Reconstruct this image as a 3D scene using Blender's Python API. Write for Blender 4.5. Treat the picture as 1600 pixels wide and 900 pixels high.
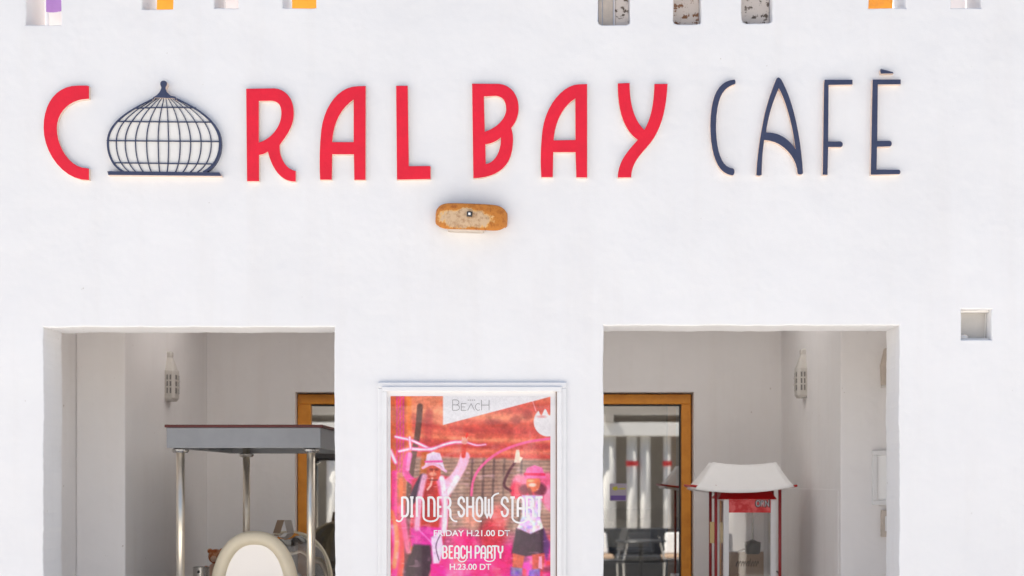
import bpy, bmesh, math, random
import numpy as np
from mathutils import Vector, Matrix, noise as mnoise
R = math.radians
random.seed(7)
S = bpy.context.scene
for o in list(bpy.data.objects): bpy.data.objects.remove(o)
COL = S.collection

# ------------------------------------------------------------------ camera
CAM_Y, EYE, F = 6.35, 1.6, 50 / 36 * 1600
VX, VY = 845, 752
cd = bpy.data.cameras.new('camera'); cam = bpy.data.objects.new('camera', cd); COL.objects.link(cam)
cam.location = (0, -CAM_Y, EYE); cam.rotation_euler = (R(90), 0, 0)
cd.lens = 50; cd.sensor_width = 36; cd.shift_x = -(VX - 800) / 1600; cd.shift_y = (VY - 450) / 1600
cd.clip_start = 0.05; cd.clip_end = 500
cd.dof.use_dof = True; cd.dof.focus_distance = CAM_Y; cd.dof.aperture_fstop = 3.2
S.camera = cam
# ------------------------------------------------------------------ sky, sun, exposure
SUN_EL, SUN_AZ = 60, -74           # sun behind the building: the front is in open shade
w = bpy.data.worlds.new('World'); S.world = w; w.use_nodes = True
nt = w.node_tree; sky = nt.nodes.new('ShaderNodeTexSky'); sky.sky_type = 'NISHITA'; sky.sun_disc = False
sky.sun_elevation = R(SUN_EL); sky.sun_rotation = R(SUN_AZ); sky.dust_density = 2.0
nt.links.new(sky.outputs[0], nt.nodes['Background'].inputs[0]); nt.nodes['Background'].inputs[1].default_value = 0.075
sd = bpy.data.lights.new('sun', 'SUN'); sun = bpy.data.objects.new('sun', sd); COL.objects.link(sun)
sd.energy = 5.0; sd.angle = R(0.5); sd.color = (1.0, 0.94, 0.85)
dv = Vector((math.sin(R(SUN_AZ)) * math.cos(R(SUN_EL)), math.cos(R(SUN_AZ)) * math.cos(R(SUN_EL)), math.sin(R(SUN_EL))))
sun.rotation_euler = dv.to_track_quat('Z', 'Y').to_euler(); sun.location = dv * 40
vs = S.view_settings; vs.view_transform = 'Standard'; vs.look = 'None'; vs.gamma = 1; vs.use_curve_mapping = False
vs.exposure = 1.12
vs.use_white_balance = True; vs.white_balance_temperature = 6430; vs.white_balance_tint = 10
S.cycles.use_denoising = True; S.cycles.diffuse_bounces = 8; S.cycles.max_bounces = 14; S.cycles.transparent_max_bounces = 16
S.cycles.sample_clamp_indirect = 8; S.cycles.caustics_reflective = True; S.cycles.caustics_refractive = False

# ------------------------------------------------------------------ helpers
def lin(c):
    return tuple(((v / 255) / 12.92 if v / 255 <= 0.04045 else ((v / 255 + 0.055) / 1.055) ** 2.4) for v in c)
def W(px, py, y):                       # a point seen at (px, py) that lies y metres behind the front wall
    d = CAM_Y + y
    return Vector(((px - VX) / F * d, y, EYE + (VY - py) / F * d))
def mpp(y): return (CAM_Y + y) / F      # metres per pixel at that depth

def root_of(o):
    while o.parent: o = o.parent
    return o
class MB:
    def __init__(s): s.v = []; s.f = []; s.m = []
    def add(s, vs_, fs, mi=0):
        b = len(s.v); s.v += [tuple(v) for v in vs_]
        for f in fs: s.f.append([b + i for i in f]); s.m.append(mi)
        return s
    def box(s, x0, x1, y0, y1, z0, z1, mi=0):
        v = [(x0,y0,z0),(x1,y0,z0),(x1,y1,z0),(x0,y1,z0),(x0,y0,z1),(x1,y0,z1),(x1,y1,z1),(x0,y1,z1)]
        return s.add(v, [(0,3,2,1),(4,5,6,7),(0,1,5,4),(1,2,6,5),(2,3,7,6),(3,0,4,7)], mi)
    def hexa(s, lo, hi, mi=0):          # 4 bottom points, 4 top points (same order)
        return s.add(list(lo) + list(hi), [(3,2,1,0),(4,5,6,7),(0,1,5,4),(1,2,6,5),(2,3,7,6),(3,0,4,7)], mi)
    def tube(s, pts, r, n=10, mi=0, cap=True, closed=False):
        pts = [Vector(p) for p in pts]; rings = []; k = len(pts)
        for i, p in enumerate(pts):
            if closed: t = pts[(i+1) % k] - pts[i-1]
            else: t = pts[min(i+1, k-1)] - pts[max(i-1, 0)]
            t.normalize(); up = Vector((0,1,0)) if abs(t.y) < .9 else Vector((1,0,0))
            a = t.cross(up).normalized(); b = a.cross(t)
            rr = r[i] if isinstance(r, (list, tuple)) else r
            rings.append([p + (a*math.cos(q) + b*math.sin(q)) * rr for q in [2*math.pi*j/n for j in range(n)]])
        v = [q for rg in rings for q in rg]; f = []
        for i in range(k if closed else k-1):
            for j in range(n):
                f.append((i*n+j, i*n+(j+1) % n, ((i+1) % k)*n+(j+1) % n, ((i+1) % k)*n+j))
        if cap and not closed: f += [tuple(range(n))[::-1], tuple(range((k-1)*n, k*n))]
        return s.add(v, f, mi)
    def lathe(s, prof, c, n=20, mi=0):  # profile of (radius, z) about a vertical axis at c
        v = []; f = []
        for r, z in prof:
            for j in range(n): a = 2*math.pi*j/n; v.append((c[0]+r*math.cos(a), c[1]+r*math.sin(a), c[2]+z))
        for i in range(len(prof)-1):
            for j in range(n): f.append((i*n+j, i*n+(j+1) % n, (i+1)*n+(j+1) % n, (i+1)*n+j))
        f += [tuple(range(n))[::-1], tuple(range((len(prof)-1)*n, len(prof)*n))]
        return s.add(v, f, mi)
    def prism(s, pts, y0, y1, mi=0):    # convex outline (x, z) pushed from y0 (front) to y1
        n = len(pts); v = [(x, y0, z) for x, z in pts] + [(x, y1, z) for x, z in pts]
        f = [tuple(range(n)), tuple(range(n, 2*n))[::-1]] + [(i, i+n, (i+1) % n+n, (i+1) % n) for i in range(n)]
        return s.add(v, f, mi)
    def build(s, name, mats, parent=None, smooth=False, bevel=0, seg=2, recalc=True):
        me = bpy.data.meshes.new(name); L = root_of(parent).location if parent else Vector((0,0,0))
        me.from_pydata([Vector(v) - L for v in s.v], [], s.f)
        for m in (mats if isinstance(mats, (list, tuple)) else [mats]): me.materials.append(m)
        me.polygons.foreach_set('material_index', s.m)
        if recalc:
            bm = bmesh.new(); bm.from_mesh(me); bmesh.ops.recalc_face_normals(bm, faces=bm.faces)
            bm.to_mesh(me); bm.free()
        if smooth: me.polygons.foreach_set('use_smooth', [True]*len(me.polygons))
        me.update()
        o = bpy.data.objects.new(name, me); COL.objects.link(o); o.parent = parent
        if bevel:
            b = o.modifiers.new('bevel', 'BEVEL'); b.width = bevel; b.segments = seg; b.limit_method = 'ANGLE'; b.angle_limit = R(40)
        return o
def tag(o, label, cat=None, group=None, kind=None):
    if label: o['label'] = label
    if cat: o['category'] = cat
    if group: o['group'] = group
    if kind: o['kind'] = kind
    return o
def thing(name, loc, label, cat, group=None):
    o = bpy.data.objects.new(name, None); COL.objects.link(o); o.location = loc; o.empty_display_size = .1
    return tag(o, label, cat, group)
def set_base(o, loc):                   # move the origin of a one-mesh thing to its base
    d = Vector(loc); o.data.transform(Matrix.Translation(-d)); o.location = d; return o

def flat(path, res=10):                 # small SVG-like path -> list of closed outlines
    tk = path.replace(',', ' ').split(); i = 0; out = []; cur = []; p = None; cmd = None
    while i < len(tk):
        if tk[i] in 'MLCZ': cmd = tk[i]; i += 1
        if cmd == 'Z':
            if cur: out.append(cur); cur = []
            continue
        if cmd in 'ML':
            p = (float(tk[i]), float(tk[i+1])); i += 2; cur.append(p)
        else:
            c = [float(t) for t in tk[i:i+6]]; i += 6
            for k in range(1, res+1):
                t = k/res; u = 1-t
                cur.append((u**3*p[0]+3*u*u*t*c[0]+3*u*t*t*c[2]+t**3*c[4], u**3*p[1]+3*u*u*t*c[1]+3*u*t*t*c[3]+t**3*c[5]))
            p = (c[4], c[5])
    if cur: out.append(cur)
    res_ = []
    for l in out:
        q = []
        for a in l:
            if not q or math.hypot(a[0]-q[-1][0], a[1]-q[-1][1]) > 1e-4: q.append(a)
        if math.hypot(q[0][0]-q[-1][0], q[0][1]-q[-1][1]) < 1e-4: q.pop()
        res_.append(q)
    return res_
def slab(name, loops, y0, y1, mats, parent=None, bev=0.003, bres=1, side=None):
    """outlines (x, z), holes included, pushed from y0 (front, nearer the camera) back to y1; side = material index of the edge"""
    cu = bpy.data.curves.new(name, 'CURVE'); cu.dimensions = '2D'; cu.fill_mode = 'BOTH'
    cu.extrude = abs(y1-y0)/2 - bev; cu.bevel_depth = bev; cu.bevel_resolution = bres; cu.offset = -bev
    for l in loops:
        sp = cu.splines.new('POLY'); sp.points.add(len(l)-1); sp.use_cyclic_u = True
        for pt, (x, z) in zip(sp.points, l): pt.co = (x, z, 0, 1)
    o = bpy.data.objects.new(name, cu); COL.objects.link(o)
    dg = bpy.context.evaluated_depsgraph_get(); dg.update()
    me = bpy.data.meshes.new_from_object(o.evaluated_get(dg)); bpy.data.objects.remove(o)
    me.name = name; L = root_of(parent).location if parent else Vector((0,0,0)); ym = (y0+y1)/2
    for v in me.vertices: v.co = Vector((v.co.x, ym - v.co.z, v.co.y)) - L
    bm = bmesh.new(); bm.from_mesh(me); bmesh.ops.remove_doubles(bm, verts=bm.verts, dist=1e-5)
    bmesh.ops.recalc_face_normals(bm, faces=bm.faces); bm.to_mesh(me); bm.free()
    me.materials.clear()
    for m in (mats if isinstance(mats, (list, tuple)) else [mats]): me.materials.append(m)
    for p in me.polygons:
        p.use_smooth = False
        p.material_index = side if (side is not None and abs(p.normal.y) < .8) else 0
    o = bpy.data.objects.new(name, me); COL.objects.link(o); o.parent = parent
    return o

# ------------------------------------------------------------------ materials
def mat(name, col, rough=.6, metal=0, bump=0, bscale=60, var=0, vscale=6, spec=.5, col2=None, lo=.45, hi=.6, detail=6, coat=0):
    m = bpy.data.materials.new(name); m.use_nodes = True; n = m.node_tree.nodes; l = m.node_tree.links
    b = n['Principled BSDF']; b.inputs['Base Color'].default_value = (*col, 1); b.inputs['Roughness'].default_value = rough
    b.inputs['Metallic'].default_value = metal; b.inputs['Specular IOR Level'].default_value = spec
    b.inputs['Coat Weight'].default_value = coat
    tc = n.new('ShaderNodeTexCoord')
    if var or col2:
        t = n.new('ShaderNodeTexNoise'); t.inputs['Scale'].default_value = vscale; t.inputs['Detail'].default_value = detail
        t.inputs['Roughness'].default_value = .65
        l.new(tc.outputs['Object'], t.inputs['Vector'])
        r = n.new('ShaderNodeValToRGB'); r.color_ramp.elements[0].position = lo; r.color_ramp.elements[1].position = hi
        c2 = col2 if col2 else tuple(c*(1-var) for c in col)
        r.color_ramp.elements[0].color = (*c2, 1); r.color_ramp.elements[1].color = (*col, 1)
        if not col2: r.color_ramp.elements[0].position = .3; r.color_ramp.elements[1].position = .7
        l.new(t.outputs['Fac'], r.inputs['Fac']); l.new(r.outputs['Color'], b.inputs['Base Color'])
    if bump:
        t2 = n.new('ShaderNodeTexNoise'); t2.inputs['Scale'].default_value = bscale; t2.inputs['Detail'].default_value = 5
        l.new(tc.outputs['Object'], t2.inputs['Vector'])
        bp = n.new('ShaderNodeBump'); bp.inputs['Strength'].default_value = bump; bp.inputs['Distance'].default_value = .01
        l.new(t2.outputs['Fac'], bp.inputs['Height']); l.new(bp.outputs['Normal'], b.inputs['Normal'])
    return m
def plaster(name, col, dirt=(.62,.58,.53), amount=.5, rel=1.0):
    m = bpy.data.materials.new(name); m.use_nodes = True; n = m.node_tree.nodes; l = m.node_tree.links
    b = n['Principled BSDF']; b.inputs['Roughness'].default_value = .85; b.inputs['Specular IOR Level'].default_value = .2
    tc = n.new('ShaderNodeTexCoord')
    def noise(sc, det=6, ro=.6, stretch=None):
        t = n.new('ShaderNodeTexNoise'); t.inputs['Scale'].default_value = sc; t.inputs['Detail'].default_value = det; t.inputs['Roughness'].default_value = ro
        if stretch:
            mp = n.new('ShaderNodeMapping'); mp.inputs['Scale'].default_value = stretch
            l.new(tc.outputs['Object'], mp.inputs['Vector']); l.new(mp.outputs['Vector'], t.inputs['Vector'])
        else: l.new(tc.outputs['Object'], t.inputs['Vector'])
        return t
    def ramp(src, p0, c0, p1, c1):
        r = n.new('ShaderNodeValToRGB'); e = r.color_ramp.elements
        e[0].position = p0; e[0].color = (*c0, 1); e[1].position = p1; e[1].color = (*c1, 1)
        l.new(src, r.inputs['Fac']); return r
    def mul(a, bb, fac=1.0):
        x = n.new('ShaderNodeMix'); x.data_type = 'RGBA'; x.blend_type = 'MULTIPLY'; x.inputs[0].default_value = fac
        l.new(a, x.inputs[6]); l.new(bb, x.inputs[7]); return x.outputs[2]
    base = ramp(noise(1.1, 4).outputs['Fac'], .3, tuple(c*.955 for c in col), .7, col).outputs['Color']
    patch = ramp(noise(2.6, 8, .5).outputs['Fac'], .47, (.985,.984,.986), .5, (1,1,1)).outputs['Color']      # repainted patches
    run = ramp(noise(3.0, 5, .6, (2.5,2.5,.22)).outputs['Fac'], .28, (.965,.955,.945), .50, (1,1,1)).outputs['Color']  # faint rain runs
    speck = ramp(noise(34, 2, .5).outputs['Fac'], .20, dirt, .245, (1,1,1)).outputs['Color']               # chips and specks
    c = mul(mul(mul(base, patch, amount), run, amount), speck, .8)
    l.new(c, b.inputs['Base Color'])
    h1 = noise(2.2, 4); h2 = noise(26, 5, .6); h3 = noise(150, 3, .6)
    a1 = n.new('ShaderNodeMath'); a1.operation = 'MULTIPLY'; a1.inputs[1].default_value = 1.6; l.new(h1.outputs['Fac'], a1.inputs[0])
    a2 = n.new('ShaderNodeMath'); a2.operation = 'MULTIPLY_ADD'; a2.inputs[1].default_value = .035; l.new(h2.outputs['Fac'], a2.inputs[0]); l.new(a1.outputs[0], a2.inputs[2])
    a3 = n.new('ShaderNodeMath'); a3.operation = 'MULTIPLY_ADD'; a3.inputs[1].default_value = .03; l.new(h3.outputs['Fac'], a3.inputs[0]); l.new(a2.outputs[0], a3.inputs[2])
    bp = n.new('ShaderNodeBump'); bp.inputs['Strength'].default_value = .5*rel; bp.inputs['Distance'].default_value = .02
    l.new(a3.outputs[0], bp.inputs['Height']); l.new(bp.outputs['Normal'], b.inputs['Normal'])
    return m
def glass(name, k=1.0, add=0.0, tint=(1,1,1), rough=0.0):
    m = bpy.data.materials.new(name); m.use_nodes = True; n = m.node_tree.nodes; l = m.node_tree.links
    n.remove(n['Principled BSDF']); out = n['Material Output']
    tr = n.new('ShaderNodeBsdfTransparent'); tr.inputs[0].default_value = (*tint, 1)
    gl = n.new('ShaderNodeBsdfGlossy'); gl.inputs['Roughness'].default_value = rough
    lw = n.new('ShaderNodeLayerWeight'); lw.inputs[0].default_value = .5             # Schlick: 0.04 + 0.96 (1 - cos)^5
    p5 = n.new('ShaderNodeMath'); p5.operation = 'POWER'; p5.inputs[1].default_value = 5; l.new(lw.outputs['Facing'], p5.inputs[0])
    fr = n.new('ShaderNodeMath'); fr.operation = 'MULTIPLY_ADD'; fr.inputs[1].default_value = .96; fr.inputs[2].default_value = .04; l.new(p5.outputs[0], fr.inputs[0])
    ma = n.new('ShaderNodeMath'); ma.operation = 'MULTIPLY_ADD'; ma.inputs[1].default_value = k; ma.inputs[2].default_value = add; ma.use_clamp = True
    mx = n.new('ShaderNodeMixShader')
    l.new(fr.outputs[0], ma.inputs[0]); l.new(ma.outputs[0], mx.inputs[0]); l.new(tr.outputs[0], mx.inputs[1]); l.new(gl.outputs[0], mx.inputs[2])
    l.new(mx.outputs[0], out.inputs['Surface'])
    return m
M = {}
M['wall'] = plaster('white_plaster', (.82, .82, .83), amount=.6)
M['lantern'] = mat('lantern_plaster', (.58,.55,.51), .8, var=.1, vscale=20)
M['inner'] = plaster('porch_plaster', (.82, .80, .79), amount=.8)
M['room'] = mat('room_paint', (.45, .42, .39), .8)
M['red'] = mat('red_paint', lin((235, 20, 52)), .5, var=.16, vscale=12, bump=.12, bscale=70)
M['peach'] = mat('bare_letter_edge', lin((228, 206, 192)), .8, var=.2, vscale=30)
M['navy'] = mat('navy_paint', lin((58, 66, 96)), .5, var=.22, vscale=16, bump=.06, bscale=90)
M['cream'] = mat('cream_panel', (.84, .82, .79), .6, var=.06, vscale=14)
M['white'] = mat('white_lacquer', (.78, .78, .78), .4, var=.04, vscale=12)
M['frame_white'] = mat('poster_frame_white', (.80, .80, .81), .45, var=.05, vscale=20)
M['wood'] = mat('orange_varnished_wood', lin((228, 152, 48)), .35, col2=lin((208, 130, 34)), vscale=14, lo=.3, hi=.7)
M['brown'] = mat('brown_wood', lin((120, 80, 48)), .5)
M['black'] = mat('black_rubber', (.02,.02,.02), .5)
M['grey_board'] = mat('grey_fascia_paint', (.30, .31, .33), .35, var=.12, vscale=8)
M['maroon'] = mat('maroon_top', lin((96, 34, 30)), .4, var=.3, vscale=20)
M['brass'] = mat('pale_brass_tube', (.95, .87, .74), .36, metal=1)
M['steel'] = mat('stainless', (.62, .60, .57), .25, metal=1, bump=.03, bscale=200)
M['bezel'] = mat('cream_plastic', lin((250, 237, 208)), .35, var=.07, vscale=10)
M['milky'] = mat('satin_end_plate', (.93, .90, .87), .34, metal=.5)
M['glass'] = glass('clear_glass', 1.0, .02)
M['door_glass'] = glass('door_glass', 1.0, .42, (.86,.87,.85), .012)
M['case_glass'] = glass('case_glass', 1.4, .42, (.93,.94,.92), .02)
M['redp'] = mat('popcorn_red', lin((190, 16, 20)), .35, var=.1, vscale=20)
M['redpost'] = mat('red_post', lin((150, 40, 44)), .35)
M['pink_sign'] = mat('faded_red_print', lin((226, 92, 92)), .4, col2=lin((200,20,26)), vscale=16, lo=.42, hi=.56)
M['cloth'] = mat('white_canvas', (.90, .89, .88), .9, bump=.25, bscale=14, var=.05, vscale=5)
M['dark'] = mat('dark_machine', (.035, .035, .037), .35)
M['tan'] = mat('tan_board', lin((178, 150, 124)), .7, var=.12, vscale=10)
M['gold'] = mat('gold_sheet', (.55, .42, .22), .3, metal=1)
M['purple'] = mat('purple_cloth', lin((168, 128, 196)), .85, var=.18, vscale=9, bump=.3, bscale=12)
M['orange'] = mat('orange_board', lin((248, 168, 44)), .6, var=.08, vscale=7)
M['ochre'] = mat('ochre_board', lin((206, 132, 52)), .6, col2=lin((240,156,44)), vscale=5)
M['pale'] = mat('pale_pink_board', (.80, .75, .73), .7, var=.05)
M['weather'] = mat('weathered_grey_paint', lin((208, 198, 190)), .8, col2=lin((96, 84, 74)), vscale=30, lo=.42, hi=.46, bump=.2, bscale=60)
M['weather2'] = mat('weathered_plank', lin((206, 194, 182)), .8, var=.2, vscale=18, bump=.3, bscale=50)
M['weather3'] = mat('weathered_rust', lin((208, 196, 186)), .8, col2=lin((128, 88, 60)), vscale=26, lo=.43, hi=.47, bump=.2, bscale=60)
M['stone'] = mat('pale_paving', (.64, .61, .57), .8, var=.15, vscale=3, bump=.1, bscale=40)
M['ink'] = mat('grey_ink', lin((120, 116, 120)), .6)
M['blackink'] = mat('black_ink', (.02,.02,.02), .6)
M['paper'] = mat('poster_paper', (.83, .82, .83), .6)
M['lattice'] = mat('dark_lattice', (.20,.19,.18), .7)
M['plate'] = mat('dull_grey_pane', (.62, .59, .55), .3, var=.15, vscale=7)
M['stripe'] = mat('purple_print', lin((104, 78, 150)), .5)
M['yellow'] = mat('yellow_print', lin((190, 186, 60)), .5)
M['plush'] = mat('orange_plush', lin((176, 92, 40)), .95, bump=.8, bscale=120, col2=lin((214,160,120)), vscale=26, lo=.4, hi=.55)
M['plush2'] = mat('cream_plush', lin((214, 176, 150)), .95, bump=.8, bscale=120)
M['facing'] = mat('opposite_white_render', (.78, .76, .72), .8, var=.08, vscale=2)
M['facing_dark'] = mat('opposite_timber', (.48, .44, .39), .8, var=.2, vscale=3)
M['tableware'] = mat('white_ware', (.92,.92,.91), .3)

def rust():
    m = bpy.data.materials.new('rusted_enamel'); m.use_nodes = True; n = m.node_tree.nodes; l = m.node_tree.links
    b = n['Principled BSDF']; b.inputs['Roughness'].default_value = .75; tc = n.new('ShaderNodeTexCoord')
    def noise(sc, det=8, off=0):
        t = n.new('ShaderNodeTexNoise'); t.inputs['Scale'].default_value = sc; t.inputs['Detail'].default_value = det; t.inputs['Roughness'].default_value = .7
        mp = n.new('ShaderNodeMapping'); mp.inputs['Location'].default_value = (off, off*.7, off*.3)
        l.new(tc.outputs['Object'], mp.inputs['Vector']); l.new(mp.outputs['Vector'], t.inputs['Vector']); return t
    # the enamel that is left sits in the middle of the shade: distance from its centre, broken up by noise
    sep = n.new('ShaderNodeSeparateXYZ'); l.new(tc.outputs['Object'], sep.inputs[0])
    def M_(op, a, bv):
        x = n.new('ShaderNodeMath'); x.operation = op
        for i, q in enumerate((a, bv)):
            if isinstance(q, (int, float)): x.inputs[i].default_value = q
            else: l.new(q, x.inputs[i])
        return x.outputs[0]
    ex = M_('POWER', M_('ABSOLUTE', M_('DIVIDE', M_('ADD', sep.outputs['X'], .02), .125), 0), 2.0)
    ez = M_('POWER', M_('ABSOLUTE', M_('DIVIDE', M_('ADD', sep.outputs['Z'], .008), .044), 0), 2.0)
    d = M_('ADD', M_('ADD', ex, ez), M_('MULTIPLY', M_('SUBTRACT', noise(20, 10).outputs['Fac'], .5), 3.4))
    r = n.new('ShaderNodeValToRGB'); e = r.color_ramp.elements
    e[0].position = .62; e[0].color = (*lin((206,176,142)), 1); e[1].position = 1.0; e[1].color = (*lin((196,124,48)), 1); q_ = e.new(.82); q_.color = (*lin((222,176,110)), 1)
    l.new(d, r.inputs['Fac'])
    r2 = n.new('ShaderNodeValToRGB'); e = r2.color_ramp.elements
    e[0].position = .36; e[0].color = (.52,.34,.22,1); e[1].position = .52; e[1].color = (1,1,1,1)
    l.new(noise(42, 9, 3).outputs['Fac'], r2.inputs['Fac'])
    x = n.new('ShaderNodeMix'); x.data_type = 'RGBA'; x.blend_type = 'MULTIPLY'; x.inputs[0].default_value = .75
    l.new(r.outputs['Color'], x.inputs[6]); l.new(r2.outputs['Color'], x.inputs[7]); l.new(x.outputs[2], b.inputs['Base Color'])
    bp = n.new('ShaderNodeBump'); bp.inputs['Strength'].default_value = .5; bp.inputs['Distance'].default_value = .003
    l.new(noise(90, 5).outputs['Fac'], bp.inputs['Height']); l.new(bp.outputs['Normal'], b.inputs['Normal'])
    return m
M['rust'] = rust()

# ------------------------------------------------------------------ ground
g = MB(); g.add([(-90,-120,0),(90,-120,0),(90,60,0),(-90,60,0)], [(0,1,2,3)])
tag(g.build('ground', M['stone']), 'pale stone paving in front of the white wall', kind='structure')

# ------------------------------------------------------------------ building
T = 0.246
bld = thing('cafe_building', (0,0,0), 'white plastered cafe front with two wide openings and pierced parapet', 'building')
def wob(x0, x1, z0, z1, amp=.0022, step=.018, sides='lrtb', seed=0, rnd=0):
    """a hand-plastered rectangular opening: nearly straight edges that wander a little"""
    pts = []; rr = random.Random(seed)
    cs = [(x0,z0),(x1,z0),(x1,z1),(x0,z1)]
    for i in range(4):
        (ax, az), (bx, bz) = cs[i], cs[(i+1) % 4]; L = math.hypot(bx-ax, bz-az); k = max(2, int(L/step))
        for j in range(k):
            t = j/k; n1 = mnoise.noise(Vector((seed*3.7+i*9, t*L*6, .3)))*amp*1.6 + mnoise.noise(Vector((seed*3.7+i*9, t*L*38, 1.3)))*amp*.8
            if j == 0: n1 = 0
            dx, dz = (bx-ax)/L, (bz-az)/L
            x, z = ax+(bx-ax)*t - dz*n1, az+(bz-az)*t + dx*n1
            if rnd:                                         # knock the corners off
                for cx, cz in cs:
                    q = math.hypot(x-cx, z-cz)
                    if q < rnd: x += ((x0+x1)/2-x)*(rnd-q)*.35/((x1-x0)/2+1e-6); z += ((z0+z1)/2-z)*(rnd-q)*.35/max((z1-z0)/2, rnd)
            pts.append((x, z))
    return pts
def rect_px(a, b, c, d): p, q = W(a, d, 0), W(b, c, 0); return p.x, q.x, p.z, q.z
holes = []
x0, x1, z0, z1 = rect_px(68, 523, 511, 900); OPL = (x0, x1, z1)
x0r, x1r, z0r, z1r = rect_px(943, 1405.5, 508.5, 900); OPR = (x0r, x1r, z1r)
holes.append(wob(x0, x1, .0501, z1, seed=1, amp=.0026)); holes.append(wob(x0r, x1r, .0501, z1r, seed=2, amp=.0026))
nx0, nx1, nz0, nz1 = rect_px(1502, 1550, 483, 531)
holes.append(wob(nx0, nx1, nz0, nz1, seed=3, amp=.0016))
TOPS = [(40,95,39), (222,270,14), (335,372,12.5), (442,494,12), (934,985,38.5), (1052,1096,38), (1159,1207,36), (1357,1416,13), (1486,1533,12.5)]
top_rects = []
for i, (a, b, c) in enumerate(TOPS):
    q = rect_px(a, b, -70, c); top_rects.append(q); holes.append(wob(*q, seed=10+i, amp=.002, rnd=.014 if i in (4,5,6) else 0))
outer = [(-5,.0),(5,.0),(5,4.25),(-5,4.25)]
# a fine outline keeps the fill regular
slab('facade_wall', [outer] + holes, 0, T, M['wall'], bld, bev=.006, bres=2)
PY, BY = .90, 2.68                          # pier faces, back wall of the porch
def wx(px, y): return (px-VX)/F*(CAM_Y+y)
pl0, pl1 = wx(118, PY), wx(195.5, PY); pr0, pr1 = wx(1313.5, PY), wx(1402, PY)
CE = 2.78
MB().box(pl0-.3, pl0, T-.002, 3.0, 0, CE+.02).build('side_wall', M['inner'], bld)
MB().box(pl0+.001, pl1, PY, 3.0, 0, CE+.02).build('pier', M['inner'], bld, bevel=.008)
MB().box(pr1, pr1+.3, T-.002, 3.0, 0, CE+.02).build('side_wall', M['inner'], bld)
MB().box(pr0, pr1-.001, PY, 3.0, 0, CE+.02).build('pier', M['inner'], bld, bevel=.008)
SK0, SK1 = 1.15, 1.95                       # added translucent ceiling strip, out of view, to brighten the porch
MB().box(pl0-.3, pr1+.3, SK1, 7.5, CE, 3.02).build('ceiling_slab', M['inner'], bld)
MB().box(pl0-.3, pr1+.3, T-.002, SK0, CE, 3.02).build('ceiling_slab', M['inner'], bld)
fm = bpy.data.materials.new('fill_pane_translucent'); fm.use_nodes = True; fn = fm.node_tree.nodes; fl = fm.node_tree.links
ft_ = fn.new('ShaderNodeBsdfTranslucent'); ft_.inputs[0].default_value = (.54, .54, .54, 1); fl.new(ft_.outputs[0], fn['Material Output'].inputs['Surface'])
for k in range(5):
    xa = pl0-.3 + (pr1-pl0+.6)*k/5; xb = pl0-.3 + (pr1-pl0+.6)*(k+1)/5
    MB().add([(xa+.02, SK0, CE+.1), (xb-.02, SK0, CE+.1), (xb-.02, SK1, CE+.1), (xa+.02, SK1, CE+.1)], [(0,1,2,3)]).build('fill_light_pane', fm, bld)
    MB().box(xb-.02, xb+.02, SK0, SK1, CE+.06, CE+.14).build('fill_light_bar', M['white'], bld)
MB().box(pl0-.3, pl0-.28, SK0, SK1, CE+.06, CE+.14).build('fill_light_bar', M['white'], bld)
MB().box(pl0-.3, pr1+.3, T+.01, 7.5, .0, .05).build('porch_floor', M['stone'], bld)
d0, d1, dz = wx(461, BY), wx(1084, BY), EYE + (VY-613)*mpp(BY)
slab('back_wall', [[(pl1-.02,.01),(d0,.01),(d0,dz),(d1,dz),(d1,.01),(pr0+.02,.01),(pr0+.02,CE+.01),(pl1-.02,CE+.01)]], BY, BY+.2, M['inner'], bld, bev=.005, bres=2)
# dado joint on the right side wall and its lower render coat
MB().box(pr0-.003, pr0+.01, PY+.05, BY, .05, EYE+(VY-763.5)*mpp((PY+BY)/2)).build('render_coat', M['inner'], bld, bevel=.003)
# the room behind the glass
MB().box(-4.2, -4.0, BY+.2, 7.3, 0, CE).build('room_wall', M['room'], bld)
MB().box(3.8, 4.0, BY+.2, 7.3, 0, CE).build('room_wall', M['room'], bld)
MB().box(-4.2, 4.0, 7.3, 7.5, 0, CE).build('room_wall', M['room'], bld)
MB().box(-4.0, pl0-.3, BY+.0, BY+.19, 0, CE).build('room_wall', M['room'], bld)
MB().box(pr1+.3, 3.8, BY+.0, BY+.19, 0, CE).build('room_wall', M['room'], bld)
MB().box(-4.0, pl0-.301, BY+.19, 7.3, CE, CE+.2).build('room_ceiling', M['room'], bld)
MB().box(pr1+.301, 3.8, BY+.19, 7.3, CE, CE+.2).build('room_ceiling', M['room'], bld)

# glazed sliding door
DY = BY + .07
fw = 15.5*mpp(DY)
fx0, fx1, fz = wx(465, DY), wx(1080, DY), EYE+(VY-616)*mpp(DY)
fr = MB(); fr.box(fx1-fw, fx1, DY, DY+.09, .05, fz-fw); fr.box(fx0, fx0+fw*1.35, DY, DY+.09, .05, fz-fw); fr.box(fx0, fx1, DY+.001, DY+.089, fz-fw, fz)
door = fr.build('sliding_door', M['wood'], bld, bevel=.005)
door['label'] = 'orange varnished wooden door frame around large glass panes'
ga = MB(); gw = .012
ga.box(fx1-fw-gw, fx1-fw-.0005, DY+.015, DY+.04, .05, fz-fw-gw); ga.box(fx0+fw*1.35, fx1-fw, DY+.0155, DY+.0395, fz-fw-gw, fz-fw-.0005)
ga.build('gasket', M['black'], door)
midx = -.05
for a, b in ((fx0+fw*1.35-.004, midx), (midx+.06, fx1-fw-.004)):
    MB().box(a, b, DY+.024, DY+.030, .06, fz-fw-.004).build('pane', M['door_glass'], door)
MB().box(midx, midx+.06, DY+.005, DY+.085, .05, fz-fw-gw-.001).build('meeting_stile', M['wood'], door, bevel=.004)
s0, s1 = wx(1043, DY+.14), wx(1056, DY+.14)
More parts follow.
